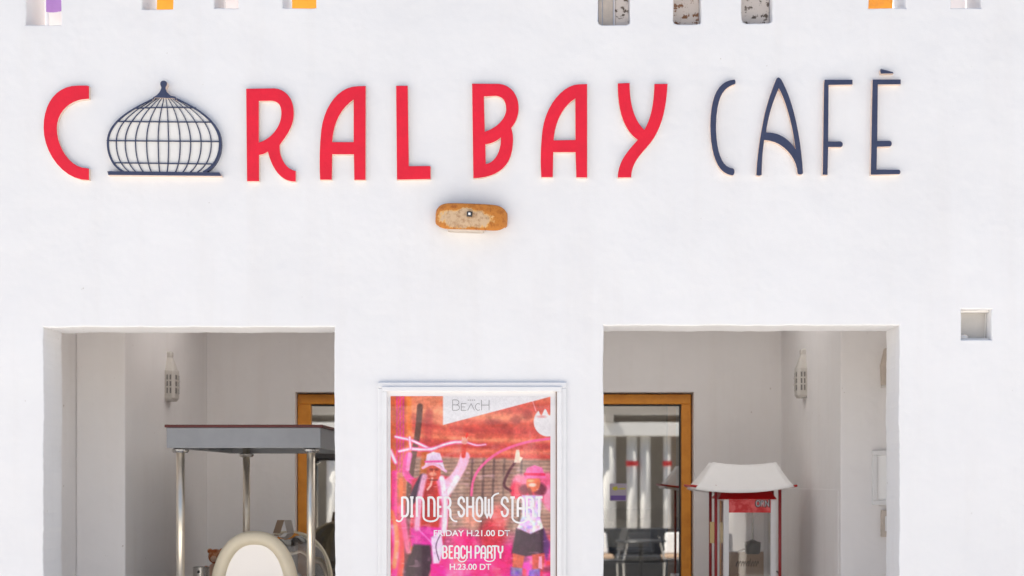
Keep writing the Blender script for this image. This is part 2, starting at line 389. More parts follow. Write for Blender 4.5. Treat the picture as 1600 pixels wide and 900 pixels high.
MB().box(s0, s1, DY+.12, DY+.17, .05, fz-.05).build('inner_stile', M['wood'], door, bevel=.004)
MB().box(s0-.006, s0-.0005, DY+.125, DY+.165, .05, fz-.05).build('inner_gasket', M['black'], door)
a, b = W(953, 783, DY), W(979.5, 755.5, DY)
MB().box(a.x, b.x, DY+.0215, DY+.0235, a.z, b.z).build('sticker', mat('sticker_grey', lin((170,160,176)), .5), door)
MB().box(a.x+.006, b.x-.006, DY+.0205, DY+.0210, a.z+.006, a.z+.036).build('sticker_band', M['stripe'], door)
st = MB()
for k, (u, v, r) in enumerate(((.25,.72,.011),(.38,.78,.008),(.33,.66,.008),(.46,.70,.006))):
    c = Vector((a.x+(b.x-a.x)*u, 0, a.z+(b.z-a.z)*v)); st.prism([(c.x+r*math.cos(q), c.z+r*math.sin(q)) for q in [i*math.pi/5 for i in range(10)]], DY+.0190-.0003*k, DY+.0193-.0003*k)
st.box(a.x+(b.x-a.x)*.55, b.x-.008, DY+.0190, DY+.0195, a.z+(b.z-a.z)*.66, a.z+(b.z-a.z)*.74)
st.build('sticker_mark', M['yellow'], door)

# ------------------------------------------------------------------ boards behind the pierced parapet
TY = 1.05; TZ = 3.02
def terrace_panel(i, m, label, px0, px1, cat='panel', name='screen_panel', wav=.004, foot=None, g='coloured screens on the terrace'):
    """a tall fabric screen standing on the terrace, glimpsed through the pierced parapet"""
    xa, xb = wx(px0, TY), wx(px1, TY); z0 = TZ if foot is None else foot
    t = thing(name, ((xa+xb)/2, TY, TZ), label, cat, g)
    n_ = 16; v = []
    for yo in (0, .006):
        for z in (z0+.02, 4.6):
            for q in range(n_+1):
                u = q/n_; v.append((xa+(xb-xa)*u, TY+yo+wav*math.sin(u*14+i), z-(.012*u if z < 4 else 0)))
    N = n_+1; f = []
    for q in range(n_): f += [(q, q+1, N+q+1, N+q), (2*N+q, 3*N+q, 3*N+q+1, 2*N+q+1), (q, 2*N+q, 2*N+q+1, q+1)]
    MB().add(v, f).build('fabric', m, t, smooth=True)
    for x in (xa, xb): MB().tube([(x, TY+.02, TZ), (x, TY+.02, 4.62)], .010, 8).build('pole', M['white'], t)
    return t
terrace_panel(0, M['purple'], 'purple printed cloth glimpsed through the leftmost parapet opening', 72, 150, 'cloth', 'hanging_cloth', .010, foot=EYE+(VY-24)*mpp(TY))
terrace_panel(1, M['orange'], 'orange screen glimpsed through the second parapet opening from the left', 210, 305)
terrace_panel(2, M['pale'], 'pale pink screen glimpsed through the third parapet opening from the left', 322, 415)
terrace_panel(3, M['orange'], 'orange screen glimpsed through the parapet opening above the red letter R', 425, 530)
terrace_panel(7, M['ochre'], 'brownish orange screen glimpsed through the parapet opening above the navy letter E', 1310, 1412)
terrace_panel(8, M['pale'], 'pale pink screen glimpsed through the rightmost parapet opening', 1440, 1540)
terrace_panel(9, M['cream'], 'cream screen behind the purple cloth at the leftmost parapet opening', 20, 150).location.y += .12
def hole_board(i, m, label, y, name, g):
    x0, x1, z0, z1 = top_rects[i]
    o = MB().box(x0+.004, x1-.004, y, y+.02, z0+.002, z1-.002).build(name, m, bevel=.002)
    set_base(o, ((x0+x1)/2, y, z0)); tag(o, label, 'board', g); return o
# weathered planks in the three right-hand openings
x0, x1, z0, z1 = top_rects[4]
wd = thing('weathered_shutter', ((x0+x1)/2, .1, z0), 'weathered two-tone plank shutter in the opening above the gap before red letter Y', 'shutter', 'weathered boards in the parapet')
xs = [x0+.004, x0+(x1-x0)*.16, x0+(x1-x0)*.50, x0+(x1-x0)*.545, x1-.004]
for k in range(4):
    MB().box(xs[k]+.001, xs[k+1]-.001, 
        .06-.012*(k == 2), .085, z0+.001, z1-.003).build('plank', [M['weather2'], M['weather2'], M['pale'], M['weather']][k], wd, bevel=.002)
for i, mm, lb in ((5, M['weather3'], 'peeling grey board with rust-brown patches above the letter Y'), (6, M['weather'], 'peeling grey board with dark flakes above the thin navy letter C')):
    o = hole_board(i, mm, lb, y=.07, name='weathered_board', g='weathered boards in the parapet')

# ------------------------------------------------------------------ sign letters
LET = [
 ('C', 0, 0, 'M 408 400 L 418 404 L 418 463 L 405 465 C 335 465 268 520 267 600 C 267 690 330 787 405 787 L 418 790 L 418 845 C 300 850 203 720 203 598 C 203 480 265 400 365 400 Z', 'r', 'large red letter C left of the birdcage dome emblem'),
 ('R', 350, 100, 'M 103 115 L 235 113 C 298 118 328 170 328 230 C 328 300 285 345 262 380 C 258 430 285 492 337 501 L 337 552 C 265 555 225 490 205 412 C 195 420 180 425 165 427 L 165 550 L 107 550 Z M 164 174 L 225 173 C 258 178 268 195 268 235 C 266 295 220 350 164 367 Z', 'r', 'large red letter R right of the birdcage dome emblem'),
 ('A', 350, 100, 'M 665 102 L 664 544 L 610 544 L 608 424 L 508 424 L 506 543 L 450 543 C 446 480 446 400 455 310 C 470 190 540 105 625 103 Z M 607 168 L 607 365 L 508 365 C 513 280 545 210 607 168 Z', 'r', 'large red letter A between the red R and L'),
 ('L', 350, 100, 'M 806 101 L 862 101 L 867 478 L 964 477 L 969 481 L 969 540 L 810 543 Z', 'r', 'large red letter L at the end of the first red word'),
 ('B', 700, 100, 'M 112 91 L 240 92 C 300 98 333 150 332 210 C 330 250 315 280 297 300 C 308 330 308 370 300 410 C 285 490 220 535 118 536 Z M 169 153 L 225 150 C 262 155 272 180 272 215 C 268 260 225 300 173 316 Z M 176 377 C 205 374 228 362 247 346 C 249 400 225 460 178 468 Z', 'r', 'large red letter B above the rusty wall lamp'),
 ('A', 700, 100, 'M 653 93 L 653 533 L 601 532 L 597 414 L 494 414 L 492 531 L 437 531 C 432 470 432 400 442 310 C 458 190 540 95 615 94 Z M 596 163 L 597 355 L 496 357 C 500 280 535 200 596 163 Z', 'r', 'large red letter A between the red B and Y'),
 ('Y', 700, 100, 'M 795 90 L 852 88 C 852 180 870 260 920 307 C 955 250 965 170 967 93 L 1030 92 C 1025 190 1010 290 950 370 C 900 430 862 460 859 532 L 795 533 C 796 450 850 400 888 356 C 810 300 795 190 795 90 Z', 'r', 'large red letter Y with a swept tail'),
 ('C', 1080, 0, 'M 203 372 C 210 376 210 390 205 395 C 165 408 120 430 117 590 C 118 700 140 785 195 788 C 208 792 206 822 192 823 C 120 815 90 720 89 590 C 90 440 130 378 203 372 Z', 'n', 'thin navy letter C like an open bracket'),
 ('A', 1080, 0, 'M 407 362 C 418 362 425 375 430 385 C 480 480 515 640 525 810 C 522 822 502 822 498 812 C 495 740 430 660 343 657 C 335 710 332 760 331 820 C 322 826 310 826 305 820 C 308 720 330 600 345 530 C 360 470 385 400 400 367 Z M 411 415 C 440 465 475 580 488 697 C 460 650 410 618 352 620 C 360 550 385 470 411 415 Z', 'n', 'thin navy letter A with pointed top and swooping crossbar'),
 ('F', 1080, 0, 'M 625 373 L 757 373 L 757 397 L 645 399 L 643 662 L 700 662 C 715 665 715 688 700 690 L 643 690 L 640 820 L 616 820 L 622 400 Z', 'n', 'thin navy letter F between the navy A and E'),
 ('E', 1080, 0, 'M 850 372 L 983 372 L 983 396 L 876 397 L 873 660 L 932 659 C 944 662 944 684 932 687 L 872 689 L 870 794 L 976 795 C 984 800 984 814 975 817 L 841 820 L 847 500 Z', 'n', 'thin navy letter E with a grave accent above'),
]
TH = .022
def let_loops(path, ox, oy, y=-TH):
    return [[(lambda q: (q.x, q.z))(W(ox+u/3, oy+v/3, y)) for u, v in l] for l in flat(path)]
for ch, ox, oy, path, c, lb in LET:
    lo = let_loops(path, ox, oy)
    o = slab('sign_letter', lo, -TH, .004, [M['red'] if c == 'r' else M['navy'], M['peach']], bev=.0025, bres=1, side=1)
    xs = [p[0] for p in lo[0]]; zs = [p[1] for p in lo[0]]
    set_base(o, ((min(xs)+max(xs))/2, 0, min(zs)))
    tag(o, lb, 'letter', 'red sign letters' if c == 'r' else 'navy sign letters')
    if ch == 'E':
        q = slab('accent', let_loops('M 885 330 L 889 322 L 946 337 L 949 345 L 888 346 Z', ox, oy), -TH, .004, [M['navy'], M['peach']], o, bev=.002, side=1)
# birdcage dome
eb = W(258, 272, 0)
em = thing('sign_emblem', (eb.x, 0, eb.z), 'navy outlined birdcage dome emblem with a pointed finial in place of the letter O', 'emblem')
dome = flat('M 722 458 C 640 500 500 560 500 668 C 500 735 530 785 578 808 L 958 808 C 1005 785 1037 740 1037 670 C 1035 570 930 508 826 460 Z', 24)[0]
E = lambda u, v, y=-TH: (lambda q: (q.x, q.z))(W(u/3, v/3, y))
slab('dome_panel', [[E(u, v) for u, v in dome]], -TH+.004, .004, [M['cream'], M['peach']], em, bev=.002, side=1)
LP = flat('M 722 458 C 640 500 500 560 500 668 C 500 735 530 785 578 808', 30)[0]; RP = flat('M 826 460 C 930 508 1035 570 1037 670 C 1037 740 1005 785 958 808', 30)[0]
def interp(pp, v):
    for a_, b_ in zip(pp, pp[1:]):
        if a_[1] <= v <= b_[1]: return a_[0]+(b_[0]-a_[0])*((v-a_[1])/max(1e-6, b_[1]-a_[1]))
    return pp[-1][0] if v > pp[-1][1] else pp[0][0]
def ribbon(name, pts, wd, y0, parent, m, y1=-TH+.006):
    """raised strip along points (emblem units); wd in the same units"""
    L_, R_ = [], []
    for i, p in enumerate(pts):
        a_, b_ = pts[max(i-1,0)], pts[min(i+1,len(pts)-1)]; dx, dy = b_[0]-a_[0], b_[1]-a_[1]; q = math.hypot(dx, dy) or 1
        wq = wd[i] if isinstance(wd, list) else wd
        L_.append((p[0]-dy/q*wq/2, p[1]+dx/q*wq/2)); R_.append((p[0]+dy/q*wq/2, p[1]-dx/q*wq/2))
    mb = MB(); v = []; f = []
    for l_, r_ in zip(L_, R_):
        a_, b_ = E(*l_), E(*r_); v += [(a_[0], y0, a_[1]), (b_[0], y0, b_[1]), (b_[0], y1, b_[1]), (a_[0], y1, a_[1])]
    k = len(pts)
    for i in range(k-1):
        for j in range(4): f.append((4*i+j, 4*i+(j+1) % 4, 4*i+4+(j+1) % 4, 4*i+4+j))
    f += [(0,1,2,3), (4*k-1,4*k-2,4*k-3,4*k-4)]
    mb.add(v, f); return mb.build(name, m, parent)
fk = [-1,-.85,-.69,-.507,-.31,-.104,.08,.287,.474,.66,.84,1]
vsamp = [459+349*(i/26) for i in range(27)]
for k, f_ in enumerate(fk):
    pts = []
    for v in vsamp:
        a_, b_ = interp(LP, v), interp(RP, v); c_ = (a_+b_)/2; pts.append((c_+f_*((b_-a_)/2-5), v))
    wq = 9 if k == 0 else (11 if k == 11 else 4.0)
    ribbon('rib', pts, [wq*(.55+.45*min(1, (v-455)/150)) for v in vsamp], -TH-.0015-.0003*(k % 3), em, M['navy'], y1=.003 if k in (0, 11) else -TH+.006)
for k, (vv_, sag) in enumerate(((508,-4),(570,4),(660,5),(764,7))):
    a_, b_ = interp(LP, vv_), interp(RP, vv_); pts = [(a_+(b_-a_)*t, vv_+ (t-.1)*sag*.8 + math.sin(t*math.pi)*(-3 if k == 0 else 0)) for t in [i/16 for i in range(17)]]
    ribbon('band', pts, 4.4, -TH-.0028-.0002*k, em, M['navy'])
slab('finial', [[E(u, v) for u, v in flat('M 768 379 C 780 379 787 388 785 398 C 783 406 778 408 778 414 C 779 430 790 440 802 449 C 812 452 822 452 825 456 L 831 472 L 824 474 L 818 463 L 728 460 L 722 470 L 714 468 L 720 456 C 735 448 750 438 757 414 C 757 408 753 404 752 396 C 751 387 757 379 768 379 Z', 8)[0]]], -TH-.006, .004, [M['navy'], M['peach']], em, bev=.002, side=1)
slab('base_bar', [[E(u, v) for u, v in [(504,803),(1030,809),(1041,827),(509,822)]]], -TH-.006, .004, [M['navy'], M['peach']], em, bev=.002, side=1)

# ------------------------------------------------------------------ rusty wall lamp
lc = W(736, 340.5, -.05)
lamp = thing('wall_lamp', (lc.x, 0, lc.z), 'rusty curved metal wall lamp below the red letter B', 'lamp')
lamp.rotation_euler = (0, R(2.2), 0)
def lamp_shell(a, b, hh, off, n=44):
    v = []; f = []; rows = [-1,-.94,-.8,-.4,0,.4,.8,.94,1]
    for i in range(n+1):
        t = math.pi*i/n; c, s_ = math.cos(t), math.sin(t)
        x = -a*math.copysign(abs(c)**.62, c); y = -b*s_**.72 - off
        for r_ in rows:
            rn = 1-.05*max(0, abs(r_)-.75)*4
            h_ = hh*(1-(.30*abs(c)**5 if r_ > 0 else .48*abs(c)**5))
            v.append((x*rn, y*(1 if s_ < .02 else rn), h_*r_))
    k = len(rows)
    for i in range(n):
        for j in range(k-1): f.append((i*k+j, (i+1)*k+j, (i+1)*k+j+1, i*k+j+1))
    return v, f
v, f = lamp_shell(.1605, .085, .0575, .0)
o = MB().add([Vector(p)+lamp.location for p in v], f).build('shade', M['rust'], lamp, smooth=True)
md = o.modifiers.new('thick', 'SOLIDIFY'); md.thickness = .006; md.offset = -1
mb = MB().box(lc.x-.105, lc.x+.06, -.070, .0, lc.z-.0615, lc.z+.03); mb.build('diffuser', M['weather2'], lamp, bevel=.012, seg=3)
mb = MB().box(lc.x-.017, lc.x+.007, -.0975, -.080, lc.z-.002, lc.z+.020); bo = mb.build('bolt_plate', M['dark'], lamp, bevel=.002)
MB().box(lc.x-.010, lc.x-.000, -.1015, -.0970, lc.z+.004, lc.z+.014).build('bolt_head', M['tableware'], bo, bevel=.001)

# ------------------------------------------------------------------ small recessed light at the right
nc = ((nx0+nx1)/2, .08, nz0)
nl = thing('recessed_light', nc, 'small square recessed light set in the white wall at far right', 'light')
ND = .078
MB().box(nx0-.004, nx1+.004, ND, ND+.012, nz0-.004, nz1+.004).build('back_pane', M['plate'], nl)
rim = MB(); rim.box(nx0+.001, nx1-.001, .035, ND-.001, nz0+.0005, nz0+.011); rim.build('bottom_rim', M['cream'], nl, bevel=.002)
MB().box(nx0+.001, nx1-.001, .040, ND-.001, nz1-.009, nz1-.0005).build('top_rim', M['cream'], nl, bevel=.002)
c = Vector((nx0+.028, ND-.012, nz0+.018)); MB().lathe([(.002,-.010),(.020,-.008),(.024,.0),(.016,.010),(.002,.013)], c, 16).build('lamp_bulb', M['milky'], nl, smooth=True)
MB().tube([(nx1-.010, ND-.004, nz0+.012), (nx1-.004, ND-.004, nz1-.012)], .002, 6).build('wire', M['cream'], nl)

# ------------------------------------------------------------------ poster case
pc = W(737.5, 972, 0)
case = thing('poster_case', (pc.x, 0, W(0, 1000, 0).z), 'white framed show poster between the two openings, pink and orange print', 'poster')
def rails(x0, x1, z0, z1, w_, y0, y1, name, m, par, bev=.004):
    MB().box(x0, x1, y0, y1, z1-w_, z1).build(name, m, par, bevel=bev)
    MB().box(x0, x1, y0+.0004, y1, z0, z0+w_).build(name, m, par, bevel=bev)
    MB().box(x0+.0003, x0+w_, y0+.0008, y1, z0+w_, z1-w_).build(name, m, par, bevel=bev)
    MB().box(x1-w_, x1-.0003, y0+.0008, y1, z0+w_, z1-w_).build(name, m, par, bevel=bev)
zb = W(0, 1002, 0).z
q0, q1 = W(590, 597, -.02), W(885, 597, -.02)
rails(q0.x, q1.x, zb, q0.z, .026, -.017, .003, 'outer_rail', M['frame_white'], case)
rails(q0.x+.020, q1.x-.020, zb+.020, q0.z-.020, .022, -.026, .002, 'inner_rail', M['frame_white'], case, .003)
i0, i1 = W(600.5, 608.5, -.012), W(869, 608.5, -.012)
MB().box(i0.x-.01, i1.x+.01, -.010, -.004, zb+.03, i0.z+.006).build('mat', M['paper'], case)
dl = mat('tarnished_lip', lin((150,120,100)), .6)
rails(i0.x-.0015, i1.x+.0015, zb+.038, i0.z+.0015, .003, -.020, -.011, 'lip', dl, case, 0)
PYR = -.0112
# printed picture, painted point by point
PW, PH = 250, 353
def paint():
    H, Wd = PH*1, PW*1
    V, U = np.mgrid[0:H, 0:Wd].astype(float)
    rng = np.random.default_rng(5)
    def nz(sc, seed, sx=1, sy=1):
        r_ = np.random.default_rng(seed); gh, gw_ = int(H*sy/sc)+3, int(Wd*sx/sc)+3; gg = r_.random((gh, gw_))
        y = V*sy/sc; x = U*sx/sc; yi, xi = y.astype(int), x.astype(int); fy, fx = y-yi, x-xi; fy = fy*fy*(3-2*fy); fx = fx*fx*(3-2*fx)
        return (gg[yi,xi]*(1-fx)+gg[yi,xi+1]*fx)*(1-fy)+(gg[yi+1,xi]*(1-fx)+gg[yi+1,xi+1]*fx)*fy
    I = np.zeros((H, Wd, 3))
    def put(mask, col, a=1.0):
        nonlocal I
        m = np.clip(mask, 0, 1)[..., None]*a
        c_ = np.array(col, float)/255 if not isinstance(col, np.ndarray) else col
        I = I*(1-m) + c_*m
    sm = lambda x: np.clip(x, 0, 1)
    def poly(pts, soft=1.2):
        d = np.full((H, Wd), 1e9); ins = np.zeros((H, Wd), bool); k = len(pts)
        for i in range(k):
            (ax, ay), (bx, by) = pts[i], pts[(i+1) % k]
            ex, ey = bx-ax, by-ay; t = np.clip(((U-ax)*ex+(V-ay)*ey)/(ex*ex+ey*ey+1e-9), 0, 1)
            d = np.minimum(d, np.hypot(U-ax-ex*t, V-ay-ey*t))
            c1 = (ay > V) != (by > V)
            with np.errstate(divide='ignore', invalid='ignore'): xi = ax+(V-ay)*ex/(ey if ey else 1e-9)
            ins ^= c1 & (U < xi)
        return sm(.5+np.where(ins, d, -d)/soft)
    def ell(cx, cy, rx, ry, soft=1.5): return sm(.5+(1-np.hypot((U-cx)/rx, (V-cy)/ry))*min(rx, ry)/soft)
    def line(pts, w_, soft=1.2):
        d = np.full((H, Wd), 1e9)
        for (ax, ay), (bx, by) in zip(pts, pts[1:]):
            ex, ey = bx-ax, by-ay; t = np.clip(((U-ax)*ex+(V-ay)*ey)/(ex*ex+ey*ey+1e-9), 0, 1)
            d = np.minimum(d, np.hypot(U-ax-ex*t, V-ay-ey*t))
        return sm(.5+(w_/2-d)/soft)
    Z = lambda *a_: [((570+x/2.812)-610, (580+y/2.812)-619) for x, y in a_]          # points read off an enlarged view
    def spl(pts, n_=8):
        o_ = []
        for i in range(len(pts)-1):
            p0, p1, p2, p3 = pts[max(i-1,0)], pts[i], pts[i+1], pts[min(i+2,len(pts)-1)]
            for k in range(n_):
                t = k/n_
                o_.append(tuple(.5*((2*p1[j])+(-p0[j]+p2[j])*t+(2*p0[j]-5*p1[j]+4*p2[j]-p3[j])*t*t+(-p0[j]+3*p1[j]-3*p2[j]+p3[j])*t**3) for j in (0,1)))
        return o_+[pts[-1]]
    # tented ceiling
    put(np.ones((H, Wd)), (204, 88, 76))
    put(sm(nz(40, 1, .5, 1.6)*1.6-.4), (228, 132, 104), .8)
    for k, (v0, amp, th, c_) in enumerate(((22, 12, 9, (240,160,122)), (46, 9, 7, (196,78,74)), (63, 7, 5, (238,152,116)), (74, 6, 9, (190,70,70)), (84, 4, 6, (228,132,104)), (92, 3, 6, (200,84,78)))):
        put(sm(1.2-np.abs(V-(v0+amp*np.sin((U-60)/95)))/th*1.1), c_, .75)
    for (u, v, a_, b_) in ((134,62,9,4),(170,49,12,5),(188,55,7,5),(206,45,9,7),(224,38,8,8),(150,72,6,3),(196,64,7,3)): put(ell(u-10, v-8, a_, b_, 5), (150,60,60), .55)
    put(poly([(0,0),(90,0),(90,52),(40,30),(0,4)], 6), (226,152,116), .6)
    put(sm(nz(7, 3, .5, 1.5)*1.5-.75), (160,60,44), .4)
    # grey-brown backdrop with fine stripes and dark uprights
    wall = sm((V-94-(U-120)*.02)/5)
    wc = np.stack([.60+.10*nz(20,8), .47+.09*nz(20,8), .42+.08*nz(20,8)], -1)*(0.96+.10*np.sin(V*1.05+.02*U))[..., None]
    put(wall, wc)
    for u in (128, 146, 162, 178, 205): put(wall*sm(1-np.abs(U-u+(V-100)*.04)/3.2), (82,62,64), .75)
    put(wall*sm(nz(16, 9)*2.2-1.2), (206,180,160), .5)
    # stage lights at the lower half
    low = sm((V-205)/40)
    pc_ = np.stack([.84+.16*nz(18,21), .14+.26*nz(14,22), .48+.25*nz(20,23)], -1)
    put(low, pc_, .95)
    put(low*sm(nz(15, 31)*3-1.5), (84,52,60), .75); put(low*sm(nz(13, 33)*3-1.75), (226,58,44), .85); put(low*sm(nz(22, 36)*3-1.8), (240,30,140), .95); put(low*sm(nz(10, 39)*3-2.0), (250,150,150), .8)
    put(sm((V-255)/40)*sm(1-np.abs(U-108)/42), (238,24,134), .8)
    # left side: truss, posts
    put(sm((26-U)/3+V*0), (196,92,48), .9); put(sm(1-np.abs(U-28-V*.02)/6.5), (236,130,50), .95)
    for u in (10, 15, 20): put(sm(1-np.abs(U-u)/2.2)*(V < 120), (206,50,140), .9)
    put(sm(1-np.abs(U-15)/8)*(np.sin(V*.7+U) > .3)*(V < 120), (216,70,150), .6)
    put(line(spl([(46,16),(42,60),(34,105),(28,170),(26,250),(24,353)]), 9, 2), (92,60,52), .95)
    put(line([(60,26),(57,95)], 12, 5), (178,70,72), .6); put(line([(54,92),(50,150)], 12, 4), (196,104,44), .8)
    put(line([(6,120),(6,353)], 9, 3), (232,60,150), .85); put(line([(16,130),(18,353)], 6, 3), (232,110,44), .85)
    put(line(spl([(4,205),(9,230),(7,262)]), 8, 6), (252,230,240), .7)
    # ribbons and hoop
    rb = [(Z((134,288),(200,303),(245,322),(292,345)), 4), (Z((150,352),(205,340)), 4), (Z((196,290),(200,340)), 3.2), (Z((210,342),(260,344),(300,340),(350,322),(395,312),(440,312)), 4.6), (Z((440,310),(490,325),(530,322)), 2.2), (Z((112,350),(134,400)), 6)]
    for p_, w_ in rb: put(line(spl(p_), w_+1.5, 2), (244,120,180), .8); put(line(spl(p_), w_*.6, 1.5), (255,226,238), .95)
    put(line(spl(Z((468,545),(474,490),(492,445),(525,405),(580,362),(640,334),(720,310),(815,296))), 4, 1.5), (246,110,160), .95)
    put(line(Z((530,690),(610,655)), 2.4), (250,160,190), .8); put(line(Z((736,128),(752,175)), 1.6), (250,180,190), .8)
    # man with pale hat, arms up
    put(line(spl(Z((250,500),(205,480),(178,440),(192,370))), 11, 3), (236,70,160), .95); put(line(spl(Z((188,430),(196,365))), 6, 3), (250,150,200), .9)
    put(poly(Z((205,478),(262,455),(330,455),(392,470),(372,560),(360,700),(345,760),(190,750),(205,600)), 4), (206,60,84), .95)
    put(poly(Z((262,470),(330,470),(322,600),(330,690),(240,690),(250,560)), 5), (196,64,52), .95)
    put(poly(Z((250,520),(310,500),(312,640),(255,640)), 8), (140,40,48), .5)
    put(line(spl(Z((255,465),(230,510),(205,570))), 11, 2.5), (58,38,58), .95)
    put(line(spl(Z((352,500),(392,470),(424,420),(440,375))), 15, 3), (250,190,214), .97); put(line(spl(Z((345,560),(375,520),(405,470))), 9, 4), (255,240,246), .95)
    put(line(spl(Z((330,480),(350,590),(340,700))), 12, 4), (244,140,184), .9)
    put(line(Z((433,372),(437,322)), 7, 2), (206,74,62), .95); put(line(Z((437,322),(450,275)), 3.4, 1.5), (226,70,60), .95); put(ell(*Z((438,308))[0], 5, 5), (240,180,170), .9)
    put(ell(*Z((302,440))[0], 11, 16, 2), (196,88,70), .97); put(ell(*Z((298,452))[0], 6, 3, 2), (244,200,180), .6); put(ell(*Z((292,432))[0], 3, 2, 2), (110,44,44), .7); put(ell(*Z((315,432))[0], 3, 2, 2), (110,44,44), .7)
    put(line(Z((296,470),(290,500),(275,520)), 3, 2), (250,220,210), .8)
    put(poly(Z((262,418),(272,365),(300,354),(330,360),(345,410),(352,440),(330,412),(270,412)), 2), (232,214,236), .98); put(line(Z((266,398),(338,396)), 3.5, 1.5), (234,90,160), .9); put(line(spl(Z((254,425),(300,408),(356,440))), 4, 1.5), (246,190,220), .95)
    put(poly(Z((200,690),(260,680),(335,690),(340,770),(200,770)), 5), (222,54,166), .9); put(line(Z((230,690),(300,760)), 2.5, 2), (250,150,220), .7)
    put(poly(Z((215,760),(285,765),(295,830),(280,905),(280,1000),(150,1000),(170,870)), 4), (60,40,52), .96)
    put(poly(Z((290,730),(335,700),(345,790),(325,845),(300,845)), 3), (236,216,240), .95); put(line(spl(Z((330,720),(312,770),(325,830))), 1.6), (70,50,70), .8)
    put(poly(Z((290,850),(350,850),(370,1000),(290,1000)), 4), (240,40,150), .95)
    put(line(spl(Z((160,600),(175,700),(190,790))), 9, 4), (246,150,170), .85)
    put(line(spl(Z((262,462),(240,560),(228,690))), 9, 4), (255,196,224), .85); put(line(spl(Z((338,470),(352,580),(348,700))), 8, 3), (255,226,238), .9)
    put(poly(Z((112,560),(165,560),(190,700),(160,905),(112,905)), 14), (238,50,150), .45); put(line(spl(Z((118,620),(140,720),(128,860))), 7, 4), (255,170,60), .6)
    for q, (x, y, r_) in enumerate(((430,760,16),(560,720,20),(500,880,24),(610,830,15),(400,880,16),(590,640,14),(470,640,13))): put(ell(*Z((x, y))[0], r_, r_*1.3, 12), [(246,20,132),(206,40,60),(250,60,150),(226,48,120),(255,120,170),(244,120,120),(250,170,150)][q], .75)
    put(line(Z((283,478),(318,478)), 2.2), (90,36,40), .6); put(line(Z((303,436),(301,452)), 2, 1.5), (236,150,124), .8)
    for dx in (-5, 0, 5): put(line(Z((438+dx,312),(440+dx*2.2,292)), 1.8, 1), (244,176,160), .9)
    # woman with pink hat
    put(poly(Z((640,520),(690,470),(780,460),(820,470),(820,620),(770,560),(690,560),(650,560)), 5), (216,66,96), .9)
    for (x, y, a_, b_, c_) in ((690,490,16,14,(244,140,170)),(665,520,9,12,(224,60,90)),(800,490,12,16,(240,110,150)),(812,560,10,18,(244,160,190)),(700,520,8,8,(120,40,60)),(770,520,10,10,(96,36,56))): put(ell(*Z((x, y))[0], a_, b_, 5), c_, .85)
    put(line(spl(Z((640,525),(612,500),(628,450),(660,400))), 4, 2), (92,50,62), .9); put(poly(Z((655,402),(665,345),(678,345),(682,375),(695,380),(682,402)), 1.5), (255,214,196), .98)
    put(ell(*Z((740,492))[0], 11, 14, 2), (226,120,84), .97); put(ell(*Z((736,500))[0], 6, 3, 2), (255,230,220), .8); put(ell(*Z((730,482))[0], 5, 2, 2), (250,200,150), .7)
    put(line(spl(Z((722,520),(735,560))), 6, 3), (120,60,56), .8)
    put(poly(Z((702,455),(712,425),(745,413),(780,425),(790,458),(800,470),(700,472)), 2), (246,120,176), .98); put(line(Z((704,452),(788,454)), 4, 1.5), (222,40,90), .95)
    cm = poly(Z((690,545),(780,545),(775,600),(770,640),(785,690),(730,717),(668,690),(690,640)), 2.5)
    cc = np.stack([.80+.18*nz(5,51), .66+.3*nz(4,52), .84+.14*nz(5,53)], -1); put(cm, cc, .97)
    put(poly(Z((665,690),(728,716),(785,690),(800,745),(808,800),(760,805),(700,815),(645,800)), 3), (58,30,52), .96); put(poly(Z((785,690),(815,760),(800,830),(785,800)), 4), (110,60,130), .85)
    put(poly(Z((650,800),(702,812),(690,870),(648,865)), 3), (216,104,74), .96); put(poly(Z((735,805),(790,800),(786,870),(738,872)), 3), (206,86,70), .96)
    bt = poly(Z((640,860),(692,866),(690,1000),(636,1000)), 3)+poly(Z((722,872),(770,868),(765,1000),(715,1000)), 3); put(bt, np.stack([.42+.3*nz(6,61), .30+.26*nz(6,62), .60+.22*nz(6,63)], -1), .96)
    put(poly(Z((765,815),(778,812),(780,870),(762,865)), 2), (255,180,210), .95)
    # white corner and balloon
    bl = ell(246, 40, 22, 23, 1.5)*sm((V-24+5*np.sin(U*.5))/2); put(bl, (242,238,240)); put(ell(236, 32, 7, 2, 2), (230,130,130), .7)
    put(poly([(82,-10),(82,45),(251,0.5),(251,-10)], 1.0), (240,239,242))
    tex = (nz(11,81)-.5)*.22 + (nz(5,82)-.5)*.20 + (nz(2.4,83)-.5)*.14
    body = 1-np.clip(poly([(82,-10),(82,45),(251,0.5),(251,-10)], 1.0)+bl, 0, 1)
    I = I*(1+(tex*body)[..., None]*.6)
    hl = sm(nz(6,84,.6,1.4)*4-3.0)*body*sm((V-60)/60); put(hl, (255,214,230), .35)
    I = I*.95 + np.array([.98,.93,.95])*.05                                   # pale veil of glass reflections mixed into the print colour
    I = np.where(body[..., None] > .5, np.clip(I+.16*(I-.5)*body[..., None], 0, 1), I); gm_ = I.mean(-1, keepdims=True); I = np.where(body[..., None] > .5, gm_+(I-gm_)*1.12, I)
    I += (rng.random((H, Wd, 1))-.5)*.045 + (nz(3, 71)-.5)[..., None]*.05
    return np.clip(I, 0, 1)
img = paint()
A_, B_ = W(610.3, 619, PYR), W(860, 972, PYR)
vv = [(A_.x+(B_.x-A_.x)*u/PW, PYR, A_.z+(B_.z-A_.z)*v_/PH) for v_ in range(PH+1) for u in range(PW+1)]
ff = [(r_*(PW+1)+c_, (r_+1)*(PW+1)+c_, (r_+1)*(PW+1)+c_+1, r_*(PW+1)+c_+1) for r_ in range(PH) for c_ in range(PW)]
pm = bpy.data.materials.new('poster_print'); pm.use_nodes = True
